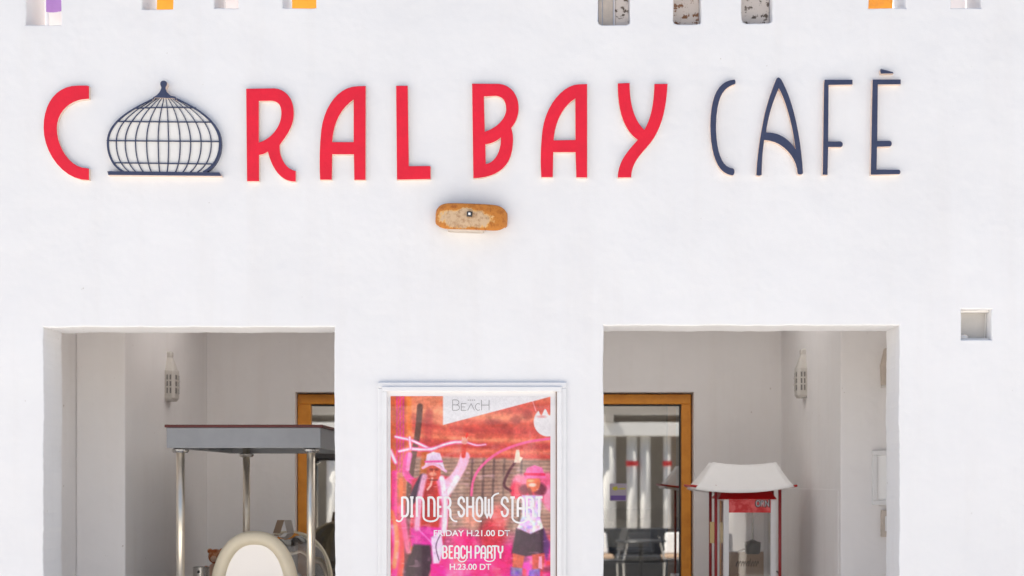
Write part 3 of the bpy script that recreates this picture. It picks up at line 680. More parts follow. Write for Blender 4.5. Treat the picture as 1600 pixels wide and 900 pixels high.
at = pm.node_tree.nodes.new('ShaderNodeAttribute'); at.attribute_name = 'print'
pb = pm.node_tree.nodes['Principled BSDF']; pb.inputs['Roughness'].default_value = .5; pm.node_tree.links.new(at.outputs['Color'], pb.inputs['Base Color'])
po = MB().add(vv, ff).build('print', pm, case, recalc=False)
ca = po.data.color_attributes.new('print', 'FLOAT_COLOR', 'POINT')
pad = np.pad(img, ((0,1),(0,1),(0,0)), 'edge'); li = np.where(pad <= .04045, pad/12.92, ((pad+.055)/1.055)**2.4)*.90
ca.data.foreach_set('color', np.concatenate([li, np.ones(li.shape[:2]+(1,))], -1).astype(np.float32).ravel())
# printed lettering
def strokes(name, m, parent, lst, y0, to_px, step=.00004):
    mb = MB()
    for k, (pts, w_) in enumerate(lst):
        y = y0 - step*k; L_, R_ = [], []
        for i, p in enumerate(pts):
            a_, b_ = pts[max(i-1,0)], pts[min(i+1,len(pts)-1)]
            t1 = Vector((p[0]-a_[0], p[1]-a_[1])); t2 = Vector((b_[0]-p[0], b_[1]-p[1]))
            t1 = t1.normalized() if t1.length > 1e-6 else t2.normalized(); t2 = t2.normalized() if t2.length > 1e-6 else t1
            t = (t1+t2); t = t.normalized() if t.length > 1e-3 else t1; nn = Vector((-t.y, t.x)); mi = w_/2/max(.5, abs(nn.dot(Vector((-t1.y, t1.x)))))
            L_.append((p[0]+nn.x*mi, p[1]+nn.y*mi)); R_.append((p[0]-nn.x*mi, p[1]-nn.y*mi))
        v = []
        for l_, r_ in zip(L_, R_):
            for q in (l_, r_):
                qq = to_px(*q); g_ = W(qq[0], qq[1], y); v.append((g_.x, y, g_.z))
        mb.add(v, [(2*i, 2*i+1, 2*i+3, 2*i+2) for i in range(len(pts)-1)])
    return mb.build(name, m, parent, recalc=False)
def arc(cx, cy, rx, ry, a0, a1, n_=10): return [(cx+rx*math.cos(R(a0+(a1-a0)*i/n_)), cy+ry*math.sin(R(a0+(a1-a0)*i/n_))) for i in range(n_+1)]
# tall narrow letters in a unit box: x 0..1, y 0 (top)..1 (base)
def glyph(c):
    G = {
     'D': [[(0,0),(0,1)], [(0,.03),(.5,.03)]+arc(.5,.3,.5,.27,-90,0)+[(1,.7)]+arc(.5,.7,.5,.27,0,90)+[(0,.97)]],
     'I': [[(.5,0),(.5,1)], [(.0,.03),(1,.03)], [(.0,.97),(1,.97)]],
     'N': [[(0,1),(0,0)], [(0,.03),(.4,.03)]+arc(.5,.3,.5,.27,-90,0)+[(1,1)]],
     'E': [[(0,0),(0,1)], [(0,.03),(1,.03)], [(0,.5),(.8,.5)], [(0,.97),(1,.97)]],
     'R': [[(0,0),(0,1)], [(0,.03),(.5,.03)]+arc(.5,.28,.5,.25,-90,90)+[(0,.53)], [(.6,.53)]+arc(.5,.75,.5,.2,-60,0)+[(1,1)]],
     'S': [[(1,.28)]+arc(.5,.25,.5,.22,0,-180)+[(0,.34),(1,.64)]+arc(.5,.75,.5,.22,0,180)+[(0,.70)]],
     'H': [[(0,0),(0,1)], [(1,0),(1,1)], [(0,.5),(1,.5)]],
     'O': [[(0,.7)]+arc(.5,.3,.5,.27,180,360)+[(1,.7)]+arc(.5,.7,.5,.27,0,180)],
     'W': [[(0,0),(0,.8),(.25,1),(.5,.8),(.5,.1)], [(.5,.8),(.75,1),(1,.8),(1,0)]],
     'T': [[(-.05,.03),(1.05,.03)], [(.5,0),(.5,1)]],
     'A': [[(0,1),(0,.3)]+arc(.5,.3,.5,.27,180,360)+[(1,1)], [(0,.58),(1,.58)]],
     'B': [[(0,0),(0,1)], [(0,.03),(.5,.03)]+arc(.5,.26,.45,.23,-90,90)+[(0,.49)], [(.4,.49)]+arc(.5,.73,.5,.24,-90,90)+[(0,.97)]],
     'C': [[(1,.3)]+arc(.5,.3,.5,.27,0,-180)+[(0,.7)]+arc(.5,.7,.5,.27,180,0)],
     'P': [[(0,0),(0,1)], [(0,.03),(.5,.03)]+arc(.5,.3,.5,.27,-90,90)+[(0,.57)]],
     'Y': [[(0,0),(0,.3)]+arc(.5,.3,.5,.25,180,0), [(1,0),(1,.3)], [(.5,.55),(.5,1)]],
    }
    return G[c]
zp = lambda x, y: (570+x/2.812, 580+y/2.812)
def deco(word, spans, y0, y1, w_):
    out = []
    for c_, (a_, b_) in zip(word, spans):
        for s_ in glyph(c_): out.append(([(a_+(b_-a_)*x, y0+(y1-y0)*y) for x, y in s_], w_))
    return out
white_ink = mat('white_ink', (.88,.86,.87), .6)
L1 = deco('DINNERSHOWSTART', [(164,190),(199,214),(229,258),(280,306),(322,340),(352,376),(412,436),(450,476),(492,516),(530,560),(602,628),(640,658),(672,698),(712,740),(752,780)], 552, 640, 10)
L1 += [(arc(150,632,18,28,10,130,10), 7), ([(258,636)]+arc(290,640,32,20,180,0,14), 8), (arc(402,630,26,30,180,80,10), 7), (arc(504,630,28,30,180,70,10), 7), ([(560,600)]+arc(596,560,36,24,180,260,8), 7), ([(648,636)]+arc(682,640,34,26,180,0,14), 8)]
strokes('title_lettering', white_ink, case, L1, PYR-.0012, zp)
L3 = deco('BEACHPARTY', [(343,361),(372,388),(396,414),(423,440),(449,466),(486,504),(512,530),(540,558),(560,582),(587,605)], 767, 823, 7.5)
L3 += [([(402,818)]+arc(428,822,18,15,180,0,10), 5), ([(522,818)]+arc(548,822,22,14,180,0,10), 5)]
strokes('party_lettering', white_ink, case, L3, PYR-.0012, zp)
BE = lambda x0, x1, y0, y1, c_: [([(x0+(x1-x0)*x, y0+(y1-y0)*y) for x, y in s_], 2.0) for s_ in c_]
L0 = BE(386,416,126,172, [[(0,0),(0,1)], [(0,0),(.5,0)]+arc(.5,.24,.42,.24,-90,90)+[(0,.48)], [(.5,.48)]+arc(.5,.74,.5,.26,-90,90)+[(0,1)]])
L0 += BE(424,446,142,172, [[(1,0),(0,0),(0,1),(1,1)], [(0,.5),(.8,.5)]]) + BE(452,482,142,172, [[(0,1),(.5,0),(1,1)]]) + BE(486,506,142,172, [arc(.6,.5,.6,.5,-50,-310,14)]) + BE(513,546,126,172, [[(0,0),(0,1)], [(1,0),(1,1)], [(0,.5),(1,.5)]])
L0 += [([(452+k*9, 127), (457+k*9, 127)], 2.4) for k in range(4)]
strokes('heading_lettering', M['ink'], case, L0, PYR-.0012, zp)
def text_mesh(name, s, m, parent, p0, p1, y, ext=0, bold=.0, rot=None):
    """text fitted in the box between two points seen at p0 (lower left) and p1 (upper right)"""
    cu = bpy.data.curves.new(name, 'FONT'); cu.body = s; cu.size = 1; cu.offset = bold; cu.extrude = 0
    o = bpy.data.objects.new(name, cu); COL.objects.link(o); dg = bpy.context.evaluated_depsgraph_get(); dg.update()
    me = bpy.data.meshes.new_from_object(o.evaluated_get(dg)); bpy.data.objects.remove(o)
    xs = [v.co.x for v in me.vertices]; ys = [v.co.y for v in me.vertices]; a_, b_ = W(*p0, y), W(*p1, y); L = root_of(parent).location
    for v in me.vertices:
        v.co = Vector((a_.x+(v.co.x-min(xs))/(max(xs)-min(xs))*(b_.x-a_.x), y, a_.z+(v.co.y-min(ys))/(max(ys)-min(ys))*(b_.z-a_.z))) - L
    me.materials.clear(); me.materials.append(m)
    o = bpy.data.objects.new(name, me); COL.objects.link(o); o.parent = parent; return o
text_mesh('friday_lettering', 'FRIDAY H.21.00 DT', white_ink, case, zp(303,725), zp(638,698), PYR-.0012, bold=.018)
text_mesh('hour_lettering', 'H.23.00 DT', white_ink, case, zp(373,873), zp(555,846), PYR-.0012, bold=.018)
MB().add([(i0.x-.004, -.017, zb+.036), (i1.x+.004, -.017, zb+.036), (i1.x+.004, -.017, i0.z+.003), (i0.x-.004, -.017, i0.z+.003)], [(0,1,2,3)]).build('glass', M['glass'], case)

# ------------------------------------------------------------------ pierced lantern lamps on the porch side walls
def lantern(sx, wall_x, px, top, bot, label):
    yy = abs(wall_x)*F/abs(px-VX) - CAM_Y; k = mpp(yy); zt, zb_ = EYE+(VY-top)*k, EYE+(VY-bot)*k; H = zt-zb_
    t = thing('lantern_lamp', (wall_x, yy, zb_), label, 'lamp', 'lantern lamps on the porch walls')
    wdt, dp = .125, .054; s = sx                     # s = direction out of the wall
    def ring(z, wf, df, ch=.3):
        w2, d = wdt*wf/2, dp*df; c_ = w2*ch
        return [(wall_x-s*.002, yy-w2, z), (wall_x+s*d*.75, yy-w2, z), (wall_x+s*d, yy-w2+c_, z), (wall_x+s*d, yy+w2-c_, z), (wall_x+s*d*.75, yy+w2, z), (wall_x-s*.002, yy+w2, z)]
    def loft(rs, name, m, par, bev=.003):
        v = [p for r_ in rs for p in r_]; n_ = 6; f = []
        for i in range(len(rs)-1):
            for j in range(n_): f.append((i*n_+j, i*n_+(j+1) % n_, (i+1)*n_+(j+1) % n_, (i+1)*n_+j))
        f += [tuple(range(n_))[::-1], tuple(range((len(rs)-1)*n_, len(rs)*n_))]
        return MB().add(v, f).build(name, m, par, bevel=bev)
    loft([ring(zb_, .78, .8), ring(zb_+H*.06, 1, 1), ring(zb_+H*.60, 1, 1), ring(zb_+H*.63, .9, .95)], 'body', M['lantern'], t)
    loft([ring(zb_+H*.632, .86, .9), ring(zb_+H*.75, .55, .72), ring(zb_+H*.88, .30, .5), ring(zb_+H*.90, .34, .55), ring(zb_+H*.97, .34, .55), ring(zb_+H, .2, .4)], 'neck', M['lantern'], t)
    x_ = wall_x+s*dp; a_, b_ = sorted((x_-s*.004, x_+s*.0015))
    wn = MB().box(a_, b_, yy-.042, yy+.042, zb_+H*.15, zb_+H*.52).build('window', M['lattice'], t)
    for q in (.26, .39): MB().box(min(x_, x_+s*.005), max(x_, x_+s*.005), yy-.044, yy+.044, zb_+H*q, zb_+H*(q+.035)).build('bar', M['lantern'], wn)
    MB().box(min(x_, x_+s*.006), max(x_, x_+s*.006), yy-.008, yy+.008, zb_+H*.15, zb_+H*.52).build('bar', M['lantern'], wn)
    ys = yy-wdt/2; a_, b_ = sorted((wall_x+s*.010, wall_x+s*dp*.68))
    w2 = MB().box(a_, b_, ys-.0015, ys+.004, zb_+H*.15, zb_+H*.52).build('window', M['lattice'], t)
    for q in (.26, .39): MB().box(a_, b_, ys-.005, ys, zb_+H*q, zb_+H*(q+.03)).build('bar', M['lantern'], w2)
    MB().box((a_+b_)/2-.004, (a_+b_)/2+.004, ys-.006, ys, zb_+H*.15, zb_+H*.52).build('bar', M['lantern'], w2)
    return t
lantern(1, pl1, 262, 549, 627, 'white lantern shaped lamp on the left porch wall above the serving cart')
lantern(-1, pr0, 1258, 545, 622, 'white lantern shaped lamp on the right porch wall above the popcorn cart')

# ------------------------------------------------------------------ things on the right pier
a, b = W(1363, 789, PY-.02), W(1432, 704, PY-.02)
pf = thing('picture_frame', ((a.x+b.x)/2, PY, a.z), 'small white framed notice on the right pier, half hidden by the opening edge', 'frame')
rails(a.x, b.x, a.z, b.z, .024, PY-.028, PY+.001, 'frame_rail', M['white'], pf, .003)
MB().box(a.x+.02, b.x-.02, PY-.012, PY-.004, a.z+.02, b.z-.02).build('notice_sheet', M['tableware'], pf)
a, b = W(1377, 839, PY-.02), W(1400, 797, PY-.02)
sb = thing('switch_box', ((a.x+b.x)/2, PY, a.z), 'grey switch box on the right pier below the framed notice', 'box')
MB().box(a.x, b.x, PY-.035, PY+.001, a.z, b.z).build('housing', M['weather2'], sb, bevel=.004)
MB().box(a.x+.015, b.x-.015, PY-.041, PY-.0345, a.z+.03, b.z-.03).build('rocker', M['white'], sb, bevel=.003)
a, b = W(1376, 602, PY-.02), W(1400, 541, PY-.02)
wl = thing('cylinder_lamp', ((a.x+b.x)/2, PY, a.z), 'slim grey wall lamp high on the right pier at the opening edge', 'lamp')
MB().prism([(a.x+.004, a.z), (b.x, a.z), (b.x, b.z), (a.x+.020, b.z-.012), (a.x, a.z+.10)], PY-.05, PY+.001).build('housing', M['weather2'], wl, bevel=.004)
MB().box(a.x+.004, b.x, PY-.045, PY-.005, a.z-.012, a.z-.0005).build('lamp_lens', M['plate'], wl)

# ------------------------------------------------------------------ serving cart with canopy (left opening)
CY = .62
c0 = W(260, 700, CY); c1 = W(501, 668, CY); CB = 1.40
cart = thing('serving_cart', ((c0.x+c1.x)/2, CY+CB/2, .05), 'serving cart with grey boxed canopy on pale metal posts in left opening', 'cart')
zf0, zf1 = c0.z, c1.z
MB().box(c0.x, c1.x, CY, CY+.03, zf0, zf1).build('fascia', M['grey_board'], cart, bevel=.003)
MB().box(c0.x+.001, c1.x-.001, CY+CB-.03, CY+CB, zf0, zf1).build('fascia', M['grey_board'], cart, bevel=.003)
MB().box(c0.x, c0.x+.025, CY+.031, CY+CB-.031, zf0+.001, zf1).build('fascia', M['grey_board'], cart, bevel=.003)
MB().box(c1.x-.025, c1.x, CY+.031, CY+CB-.031, zf0+.001, zf1).build('fascia', M['grey_board'], cart, bevel=.003)
MB().box(c0.x-.008, c1.x+.012, CY-.008, CY+CB+.008, zf1+.0005, zf1+.014).build('canopy_top', M['maroon'], cart, bevel=.003)
MB().box(c0.x+.026, c1.x-.026, CY+.032, CY+CB-.032, zf0+.05, zf0+.056).build('canopy_lining', M['grey_board'], cart)
yb = CY+CB-.09
for px, yy in ((282, CY+.06), (486, CY+.06), (385, yb), (None, yb)):
    x = wx(px, yy) if px else wx(486, CY+.06)
    p_ = MB().tube([(x, yy, .95), (x, yy, zf0+.05)], .0205, 20).build('post', M['brass'], cart, smooth=True)
    MB().lathe([(.021,0),(.036,.002),(.042,.010),(.042,.018),(.03,.024)], (x, yy, zf0-.024), 24).build('collar', M['steel'], p_, smooth=False)
MB().box(c0.x-.03, c1.x+.03, CY-.02, CY+CB+.02, .90, .95).build('counter_top', M['steel'], cart, bevel=.006)
MB().box(c0.x, c1.x, CY+.01, CY+CB-.01, .20, .899).build('cabinet', M['grey_board'], cart, bevel=.006)
for sx in (c0.x+.08, c1.x-.08):
    for yy in (CY+.12, CY+CB-.12):
        MB().tube([(sx-.02, yy, .125), (sx+.02, yy, .125)], .075, 20).build('wheel', M['black'], cart)
# display case on the cart
ny, fy = .92, 1.78
kn, kf = mpp(ny), mpp(fy)
ncx = wx(398, ny); ntop = EYE+(VY-830)*kn; fcx = wx(452, fy); ftop = EYE+(VY-832)*kf
dc = thing('display_case', (ncx, (ny+fy)/2, .95), 'rounded glass display case with a thick cream end rim on the serving cart', 'display case')
def arch(cx, top, base, hw, n_=28, e=.5):
    pts = []
    for i in range(n_+1):
        t = math.pi*i/n_; c_, s_ = math.cos(t), math.sin(t)
        pts.append((cx-hw*math.copysign(abs(c_)**.86, c_), base+(top-base)*s_**.86))
    return pts
BZ = .975
hwN = 70*kn
path = arch(ncx, ntop-.034, BZ, hwN-.034)
mb = MB(); mb.tube([(x, ny, z) for x, z in path], .036, 14); mb.build('end_rim', M['bezel'], dc, smooth=True)
inn = arch(ncx, ntop-.058, BZ, hwN-.058)
MB().prism(inn, ny-.006, ny+.012).build('end_panel', M['milky'], dc)
hwF = 66*kf
pa = arch(ncx, ntop-.03, BZ, hwN-.03); pb_ = arch(fcx, ftop-.004, BZ, hwF)
gm = MB(); n_ = len(pa)
rows = [[(pa[j][0]+(pb_[j][0]-pa[j][0])*t, ny+.03+(fy-ny-.03)*t, pa[j][1]+(pb_[j][1]-pa[j][1])*t + .007*math.sin(t*11+j*.7)) for j in range(n_)] for t in [i/8 for i in range(9)]]
gm.add([p for r_ in rows for p in r_], [(i*n_+j, i*n_+j+1, (i+1)*n_+j+1, (i+1)*n_+j) for i in range(8) for j in range(n_-1)])
gm.build('curved_glass', M['case_glass'], dc, smooth=True)
MB().tube([(x, fy, z) for x, z in arch(fcx, ftop, BZ, hwF+.004)], .009, 8).build('far_rim', M['bezel'], dc, smooth=True)
MB().box(ncx-hwN+.02, ncx+hwN-.02, ny+.02, fy, .951, .985).build('tray', M['steel'], dc, bevel=.004)
for k in range(4):
    yy = ny+.16+k*.18
    MB().lathe([(.05,0),(.075,.03),(.085,.07),(.06,.10),(.01,.115)], (ncx+.03+(fcx-ncx)*(k+1)/5, yy, .986), 16).build('ice_tub', [M['tableware'], M['tan'], M['dark'], M['tableware']][k], dc, smooth=True)
# cards on top, tin, soft toy
for k, (px, tilt) in enumerate(((439, -.012), (453, .016))):
    p_ = W(px, 832, fy-.05); z_ = ftop+.0015
    x0_, x1_ = p_.x-.020, p_.x+.020
    o = MB().hexa([(x0_+tilt, fy-.12, z_),(x1_+tilt, fy-.12, z_),(x1_+tilt, fy-.115, z_),(x0_+tilt, fy-.115, z_)], [(x0_-tilt*.4, fy-.085, z_+.072),(x1_-tilt*.4, fy-.085, z_+.072),(x1_-tilt*.4, fy-.080, z_+.072),(x0_-tilt*.4, fy-.080, z_+.072)]).build('menu_card', [M['tan'], M['weather2']][k])
    MB_ = set_base(o, (p_.x, fy-.11, z_)); tag(o, ['pale tan card leaning on top of the glass display case, left of the pair', 'grey printed card on top of the glass display case, right of the pair'][k], 'card', 'cards on the display case')
p_ = W(314.5, 900, 1.30)
tin = thing('steel_tin', (p_.x, 1.30, .95), 'small stainless steel tin on the cart left of the display case', 'tin')
zt_ = EYE+(VY-886)*mpp(1.30)-.95
MB().lathe([(.043,0),(.043,zt_-.004),(.045,zt_-.003),(.045,zt_),(.041,zt_),(.040,.02)], (p_.x, 1.30, .9505), 28).build('can_body', M['steel'], tin, smooth=False)
MB().lathe([(.003,0),(.008,.003),(.006,.012),(.002,.015)], (p_.x-.004, 1.255, .95+zt_-.03), 10).build('knob', M['dark'], tin, smooth=True)
p_ = W(336, 890, 1.75); zz = EYE+(VY-852)*mpp(1.75)
toy = thing('plush_toy', (p_.x, 1.75, .95), 'small orange and cream soft toy behind the steel tin', 'toy')
def blob(mb, c, r, n_=12, sq=(1,1,1)):
    pr = [(r*math.sin(math.pi*i/n_)+1e-4, -r*math.cos(math.pi*i/n_)) for i in range(n_+1)]
    b0 = len(mb.v); mb.lathe([(a_, b_*sq[2]) for a_, b_ in pr], c, 16)
    for i in range(b0, len(mb.v)):
        x, y, z = mb.v[i]; z0_ = z; mb.v[i] = (c[0]+(x-c[0])*sq[0], c[1]+(y-c[1])*sq[1], z0_)
    return mb
H_ = zz-.95
blob(MB(), (p_.x, 1.75, .95+H_*.33), H_*.33, sq=(.55,.55,1)).build('body', M['plush2'], toy, smooth=True)
blob(MB(), (p_.x+.006, 1.74, .95+H_*.78), .042).build('head', M['plush'], toy, smooth=True)
for sx in (-1, 1):
    blob(MB(), (p_.x+.006+sx*.033, 1.745, .95+H_*.78+.030), .015).build('ear', M['plush'], toy, smooth=True)
    blob(MB(), (p_.x+sx*.046, 1.73, .95+H_*.46), .026, sq=(1,1,1.5)).build('arm', M['plush'], toy, smooth=True)
blob(MB(), (p_.x+.004, 1.70, .95+H_*.74), .018).build('muzzle', M['plush2'], toy, smooth=True)

# ------------------------------------------------------------------ popcorn cart and machine (right opening)
QY = 1.55; QD = .42; k_ = mpp(QY)
e0, e1 = wx(1081, QY), wx(1247, QY); ez = EYE+(VY-759)*k_
pcart = thing('popcorn_cart', ((e0+e1)/2, QY+QD/2, .05), 'popcorn cart with red posts and white canvas canopy in right opening', 'cart')
rails_y = [(e0+.004, QY+.03), (e1-.004, QY+.03), (e1-.004, QY+QD), (e0+.004, QY+QD)]
for i in range(4):
    (xa, ya), (xb, yb2) = rails_y[i], rails_y[(i+1) % 4]; sg_ = .022 if i % 2 == 0 else .004
    MB().tube([(xa+(xb-xa)*t, ya+(yb2-ya)*t, ez-4*sg_*t*(1-t)) for t in [q/10 for q in range(11)]], .007, 8).build('eave_rail', M['redp'], pcart, smooth=True)
# canvas draped over the hipped frame: sags between the corners
tz = EYE+(VY-722)*mpp(QY+.12); t0, t1 = wx(1114, QY+.12), wx(1213, QY+.12); ft = QY+.12; bt_ = QY+QD-.12
def cv(u, v_, side):
    """front/back slopes and side slopes of the canopy, u along, v up"""
    pass
can = MB(); n_ = 16; m_ = 8
def slope(A0, A1, B0, B1, sag, top_sag):
    v = []
    for j in range(m_+1):
        t = j/m_
        for i in range(n_+1):
            s_ = i/n_; lo = Vector(A0).lerp(Vector(A1), s_); hi = Vector(B0).lerp(Vector(B1), s_); p = lo.lerp(hi, t)
            q = 4*s_*(1-s_); p.z -= q*(sag*(1-t)+top_sag*t) + .006*math.sin(t*math.pi)*(1+.5*math.sin(s_*9))
            v.append(p)
    can.add(v, [(j*(n_+1)+i, j*(n_+1)+i+1, (j+1)*(n_+1)+i+1, (j+1)*(n_+1)+i) for j in range(m_) for i in range(n_)])
F0, F1 = (wx(1086, QY-.012), QY-.012, EYE+(VY-764)*k_), (wx(1241, QY-.012), QY-.012, EYE+(VY-760)*k_)
G0, G1 = (F0[0], QY+QD+.012, F0[2]), (F1[0], QY+QD+.012, F1[2])
T0, T1, U0, U1 = (t0, ft, tz), (t1, ft, tz), (t0, bt_, tz), (t1, bt_, tz)
slope(F0, F1, T0, T1, .026, .015); slope(G1, G0, U1, U0, .036, .015); slope(F1, G1, T1, U1, .008, .004); slope(G0, F0, U0, T0, .008, .004); slope(T0, T1, U0, U1, .015, .015)
co = can.build('canopy_cloth', M['cloth'], pcart, smooth=True)
md = co.modifiers.new('thick', 'SOLIDIFY'); md.thickness = .004
for px, yy in ((1118.5, QY+.03), (1218.5, QY+.03), (1110, QY+QD-.03), (1207, QY+QD-.03)):
    x = wx(px, yy); MB().tube([(x, yy, .93), (x, yy, ez+.004)], .0088, 10).build('post', M['redpost'], pcart, smooth=True)
x0_, x1_ = wx(1116, QY), wx(1221, QY)
MB().box(x0_-.02, x1_+.02, QY-.01, QY+QD+.01, .88, .93).build('deck', M['white'], pcart, bevel=.005)
MB().box(x0_, x1_, QY+.01, QY+QD-.01, .36, .879).build('cart_box', M['redp'], pcart, bevel=.006)
for sx in (x0_-.025, x1_+.025):
    w1 = MB().tube([(sx-.012, QY+QD*.6, .33), (sx+.012, QY+QD*.6, .33)], .28, 28).build('wheel', M['black'], pcart)
for sx in (x0_+.03, x1_-.03): MB().tube([(sx, QY+.06, .05), (sx, QY+.06, .37)], .012, 8).build('leg', M['redpost'], pcart)
# machine
KY = QY+.045; KD = .30; kk = mpp(KY)
m0, m1 = wx(1130.5, KY), wx(1213, KY); mz = EYE+(VY-780)*kk
mac = thing('popcorn_machine', ((m0+m1)/2, KY+KD/2, .93), 'glass popcorn machine with red hipped roof and white corner posts', 'popcorn machine')
pw = 8.5*kk
for x in (m0, m1-pw):
    for yy in (KY, KY+KD-pw): MB().box(x, x+pw, yy, yy+pw, .93, mz-.0005).build('corner_post', M['white'], mac, bevel=.003)
r0, r1, rz = wx(1122, KY), wx(1213.5, KY), EYE+(VY-767)*kk
MB().hexa([(r0-.0, KY-.02, mz),(r1+.0, KY-.02, mz),(r1, KY+KD+.02, mz),(r0, KY+KD+.02, mz)], [(r0+.04, KY+.06, rz+.02),(r1-.04, KY+.06, rz+.02),(r1-.04, KY+KD-.06, rz+.02),(r0+.04, KY+KD-.06, rz+.02)]).build('roof', M['redp'], mac, bevel=.004)
sz = EYE+(VY-801)*kk
sg = MB().box(m0+pw+.0005, m1-pw-.0005, KY+.004, KY+.012, sz, mz-.001).build('sign_panel', M['pink_sign'], mac)
text_mesh('print_outline', 'ORN', M['blackink'], sg, (1179.5, 793), (1203, 780.5), KY+.0025, bold=.09)  # black outline printed behind the grey letters
text_mesh('print_lettering', 'ORN', mat('grey_print', (.62,.62,.64), .5), sg, (1181, 791.5), (1201.5, 781.5), KY+.0012, bold=.0)
MB().box(m0+pw+.001, m1-pw-.001, KY+KD-.05, KY+KD-.035, EYE+(VY-864)*kk, mz-.02).build('reflection_panel', M['tableware'], mac)  # white panel added in place of bright reflections inside the glass box
MB().box(m0+pw*.9, m1-pw*.9, KY+.016, KY+.019, .955, sz+.01).build('front_glass', glass('machine_glass', 1.2, .16), mac)
MB().box(m0+.006, m0+.009, KY+pw, KY+KD-pw, .955, mz-.01).build('side_glass', M['glass'], mac)
MB().box(m1-.009, m1-.006, KY+pw, KY+KD-pw, .955, mz-.01).build('side_glass', M['glass'], mac)
MB().box(m0+pw*.9, m1-pw*.9, KY+KD-.019, KY+KD-.016, .955, mz-.01).build('rear_glass', M['glass'], mac)
MB().box(m0+pw+.001, m1-pw-.001, KY+KD-.05, KY+KD-.03, .955, EYE+(VY-866)*kk).build('rear_board', M['tan'], mac)
MB().box(m0+pw*.5, m1-pw*.5, KY+.01, KY+KD-.01, .9305, .954).build('base_tray', M['steel'], mac)
kc = (wx(1176, KY+.15), KY+.15, EYE+(VY-868)*kk)
kt = MB().lathe([(.030,0),(.042,.006),(.046,.05),(.046,.068),(.02,.076),(.012,.082)], kc, 22).build('kettle', M['dark'], mac, smooth=True)
MB().tube([(kc[0], kc[1], kc[2]+.08), (kc[0], kc[1], mz-.005)], .006, 8).build('kettle_rod', M['steel'], kt)
MB().tube([(kc[0]-.045, kc[1], kc[2]+.03), (kc[0]-.095, kc[1]-.01, kc[2]+.012)], .005, 8).build('kettle_handle', M['steel'], kt)
rr = random.Random(3); pop = MB()
for k in range(260):
    u, v_ = rr.random(), rr.random(); x = m0+pw+.012+(m1-m0-2*pw-.024)*u; y = KY+.04+(KD-.10)*v_; z = .956+rr.random()*.05*(.5+u)
    r_ = .008+rr.random()*.005
    pop.lathe([(r_*.3,-r_),(r_,-.2*r_),(r_*.8,.6*r_),(r_*.2,r_)], (x, y, z+r_), 5)
po_ = pop.build('popcorn', mat('popcorn_white', (.80,.74,.58), .8), mac, smooth=True); po_['kind'] = 'stuff'
MB().tube([(m1+.001, KY+.02, EYE+(VY-893)*kk), (m1+.012, KY+.012, EYE+(VY-894)*kk), (m1+.018, KY+.010, EYE+(VY-900)*kk), (m1+.018, KY+.010, EYE+(VY-912)*kk), (m1+.001, KY+.02, EYE+(VY-916)*kk)], .004, 8).build('handle', M['black'], mac, smooth=True)
sl = []
for k in range(9):
    x = 1150+k*3.9; sl.append(([(x, 885), (x+.6, 882), (x+3.4, 876.5 if k != 5 else 873)], .9)); sl.append(([(x+3.2, 876.6), (x+4.0, 878), (x+3.2, 881)], .7))
strokes('script_lettering', M['blackink'], mac, sl, KY+.0155, lambda x, y: (x, y))
gp = MB().box(wx(1109, QY+QD-.05), wx(1213, QY+QD-.05), QY+QD-.052, QY+QD-.048, EYE+(VY-848)*mpp(QY+QD), EYE+(VY-815)*mpp(QY+QD)).build('rear_sheet', M['gold'], pcart, bevel=.001)

# ------------------------------------------------------------------ inside the room, seen through the glass
ct = thing('service_counter', (.75, 4.2, .05), 'dark service counter inside the room behind the glass door', 'counter')
MB().box(.1, 1.5, 4.0, 4.5, .05, 1.02).build('front', M['dark'], ct, bevel=.01)
MB().box(.06, 1.54, 3.96, 4.54, 1.0205, 1.06).build('top', M['steel'], ct, bevel=.006)
em_ = thing('coffee_machine', (.62, 4.25, 1.06), 'dark coffee machine on the counter behind the glass door', 'coffee machine')
MB().box(.42, .82, 4.1, 4.4, 1.0605, 1.10).build('drip_base', M['dark'], em_, bevel=.008)
MB().box(.42, .82, 4.22, 4.4, 1.1005, 1.32).build('back_body', M['steel'], em_, bevel=.008)
MB().box(.42, .82, 4.06, 4.4, 1.3205, 1.40).build('head', M['dark'], em_, bevel=.012)
for x in (.52, .70):
    gh = MB().lathe([(.03,0),(.035,.01),(.035,.05),(.025,.06)], (x, 4.14, 1.26), 16).build('group_head', M['steel'], em_, smooth=True)
    MB().tube([(x, 4.13, 1.27), (x+.03, 4.00, 1.255)], .011, 8).build('handle', M['black'], gh)
rg = thing('cash_register', (1.06, 4.22, 1.06), 'black cash register with slanted screen behind the glass door', 'register')
MB().hexa([(.92,4.08,1.0605),(1.2,4.08,1.0605),(1.2,4.38,1.0605),(.92,4.38,1.0605)], [(.92,4.12,1.11),(1.2,4.12,1.11),(1.2,4.38,1.16),(.92,4.38,1.16)]).build('base', M['black'], rg, bevel=.006)
MB().hexa([(.95,4.24,1.17),(1.17,4.24,1.17),(1.17,4.27,1.17),(.95,4.27,1.17)], [(.95,4.32,1.33),(1.17,4.32,1.33),(1.17,4.35,1.33),(.95,4.35,1.33)]).build('screen', M['dark'], rg, bevel=.004)
MB().box(.97, 1.02, 4.245, 4.26, 1.185, 1.215).build('screen_sticker', M['yellow'], rg)

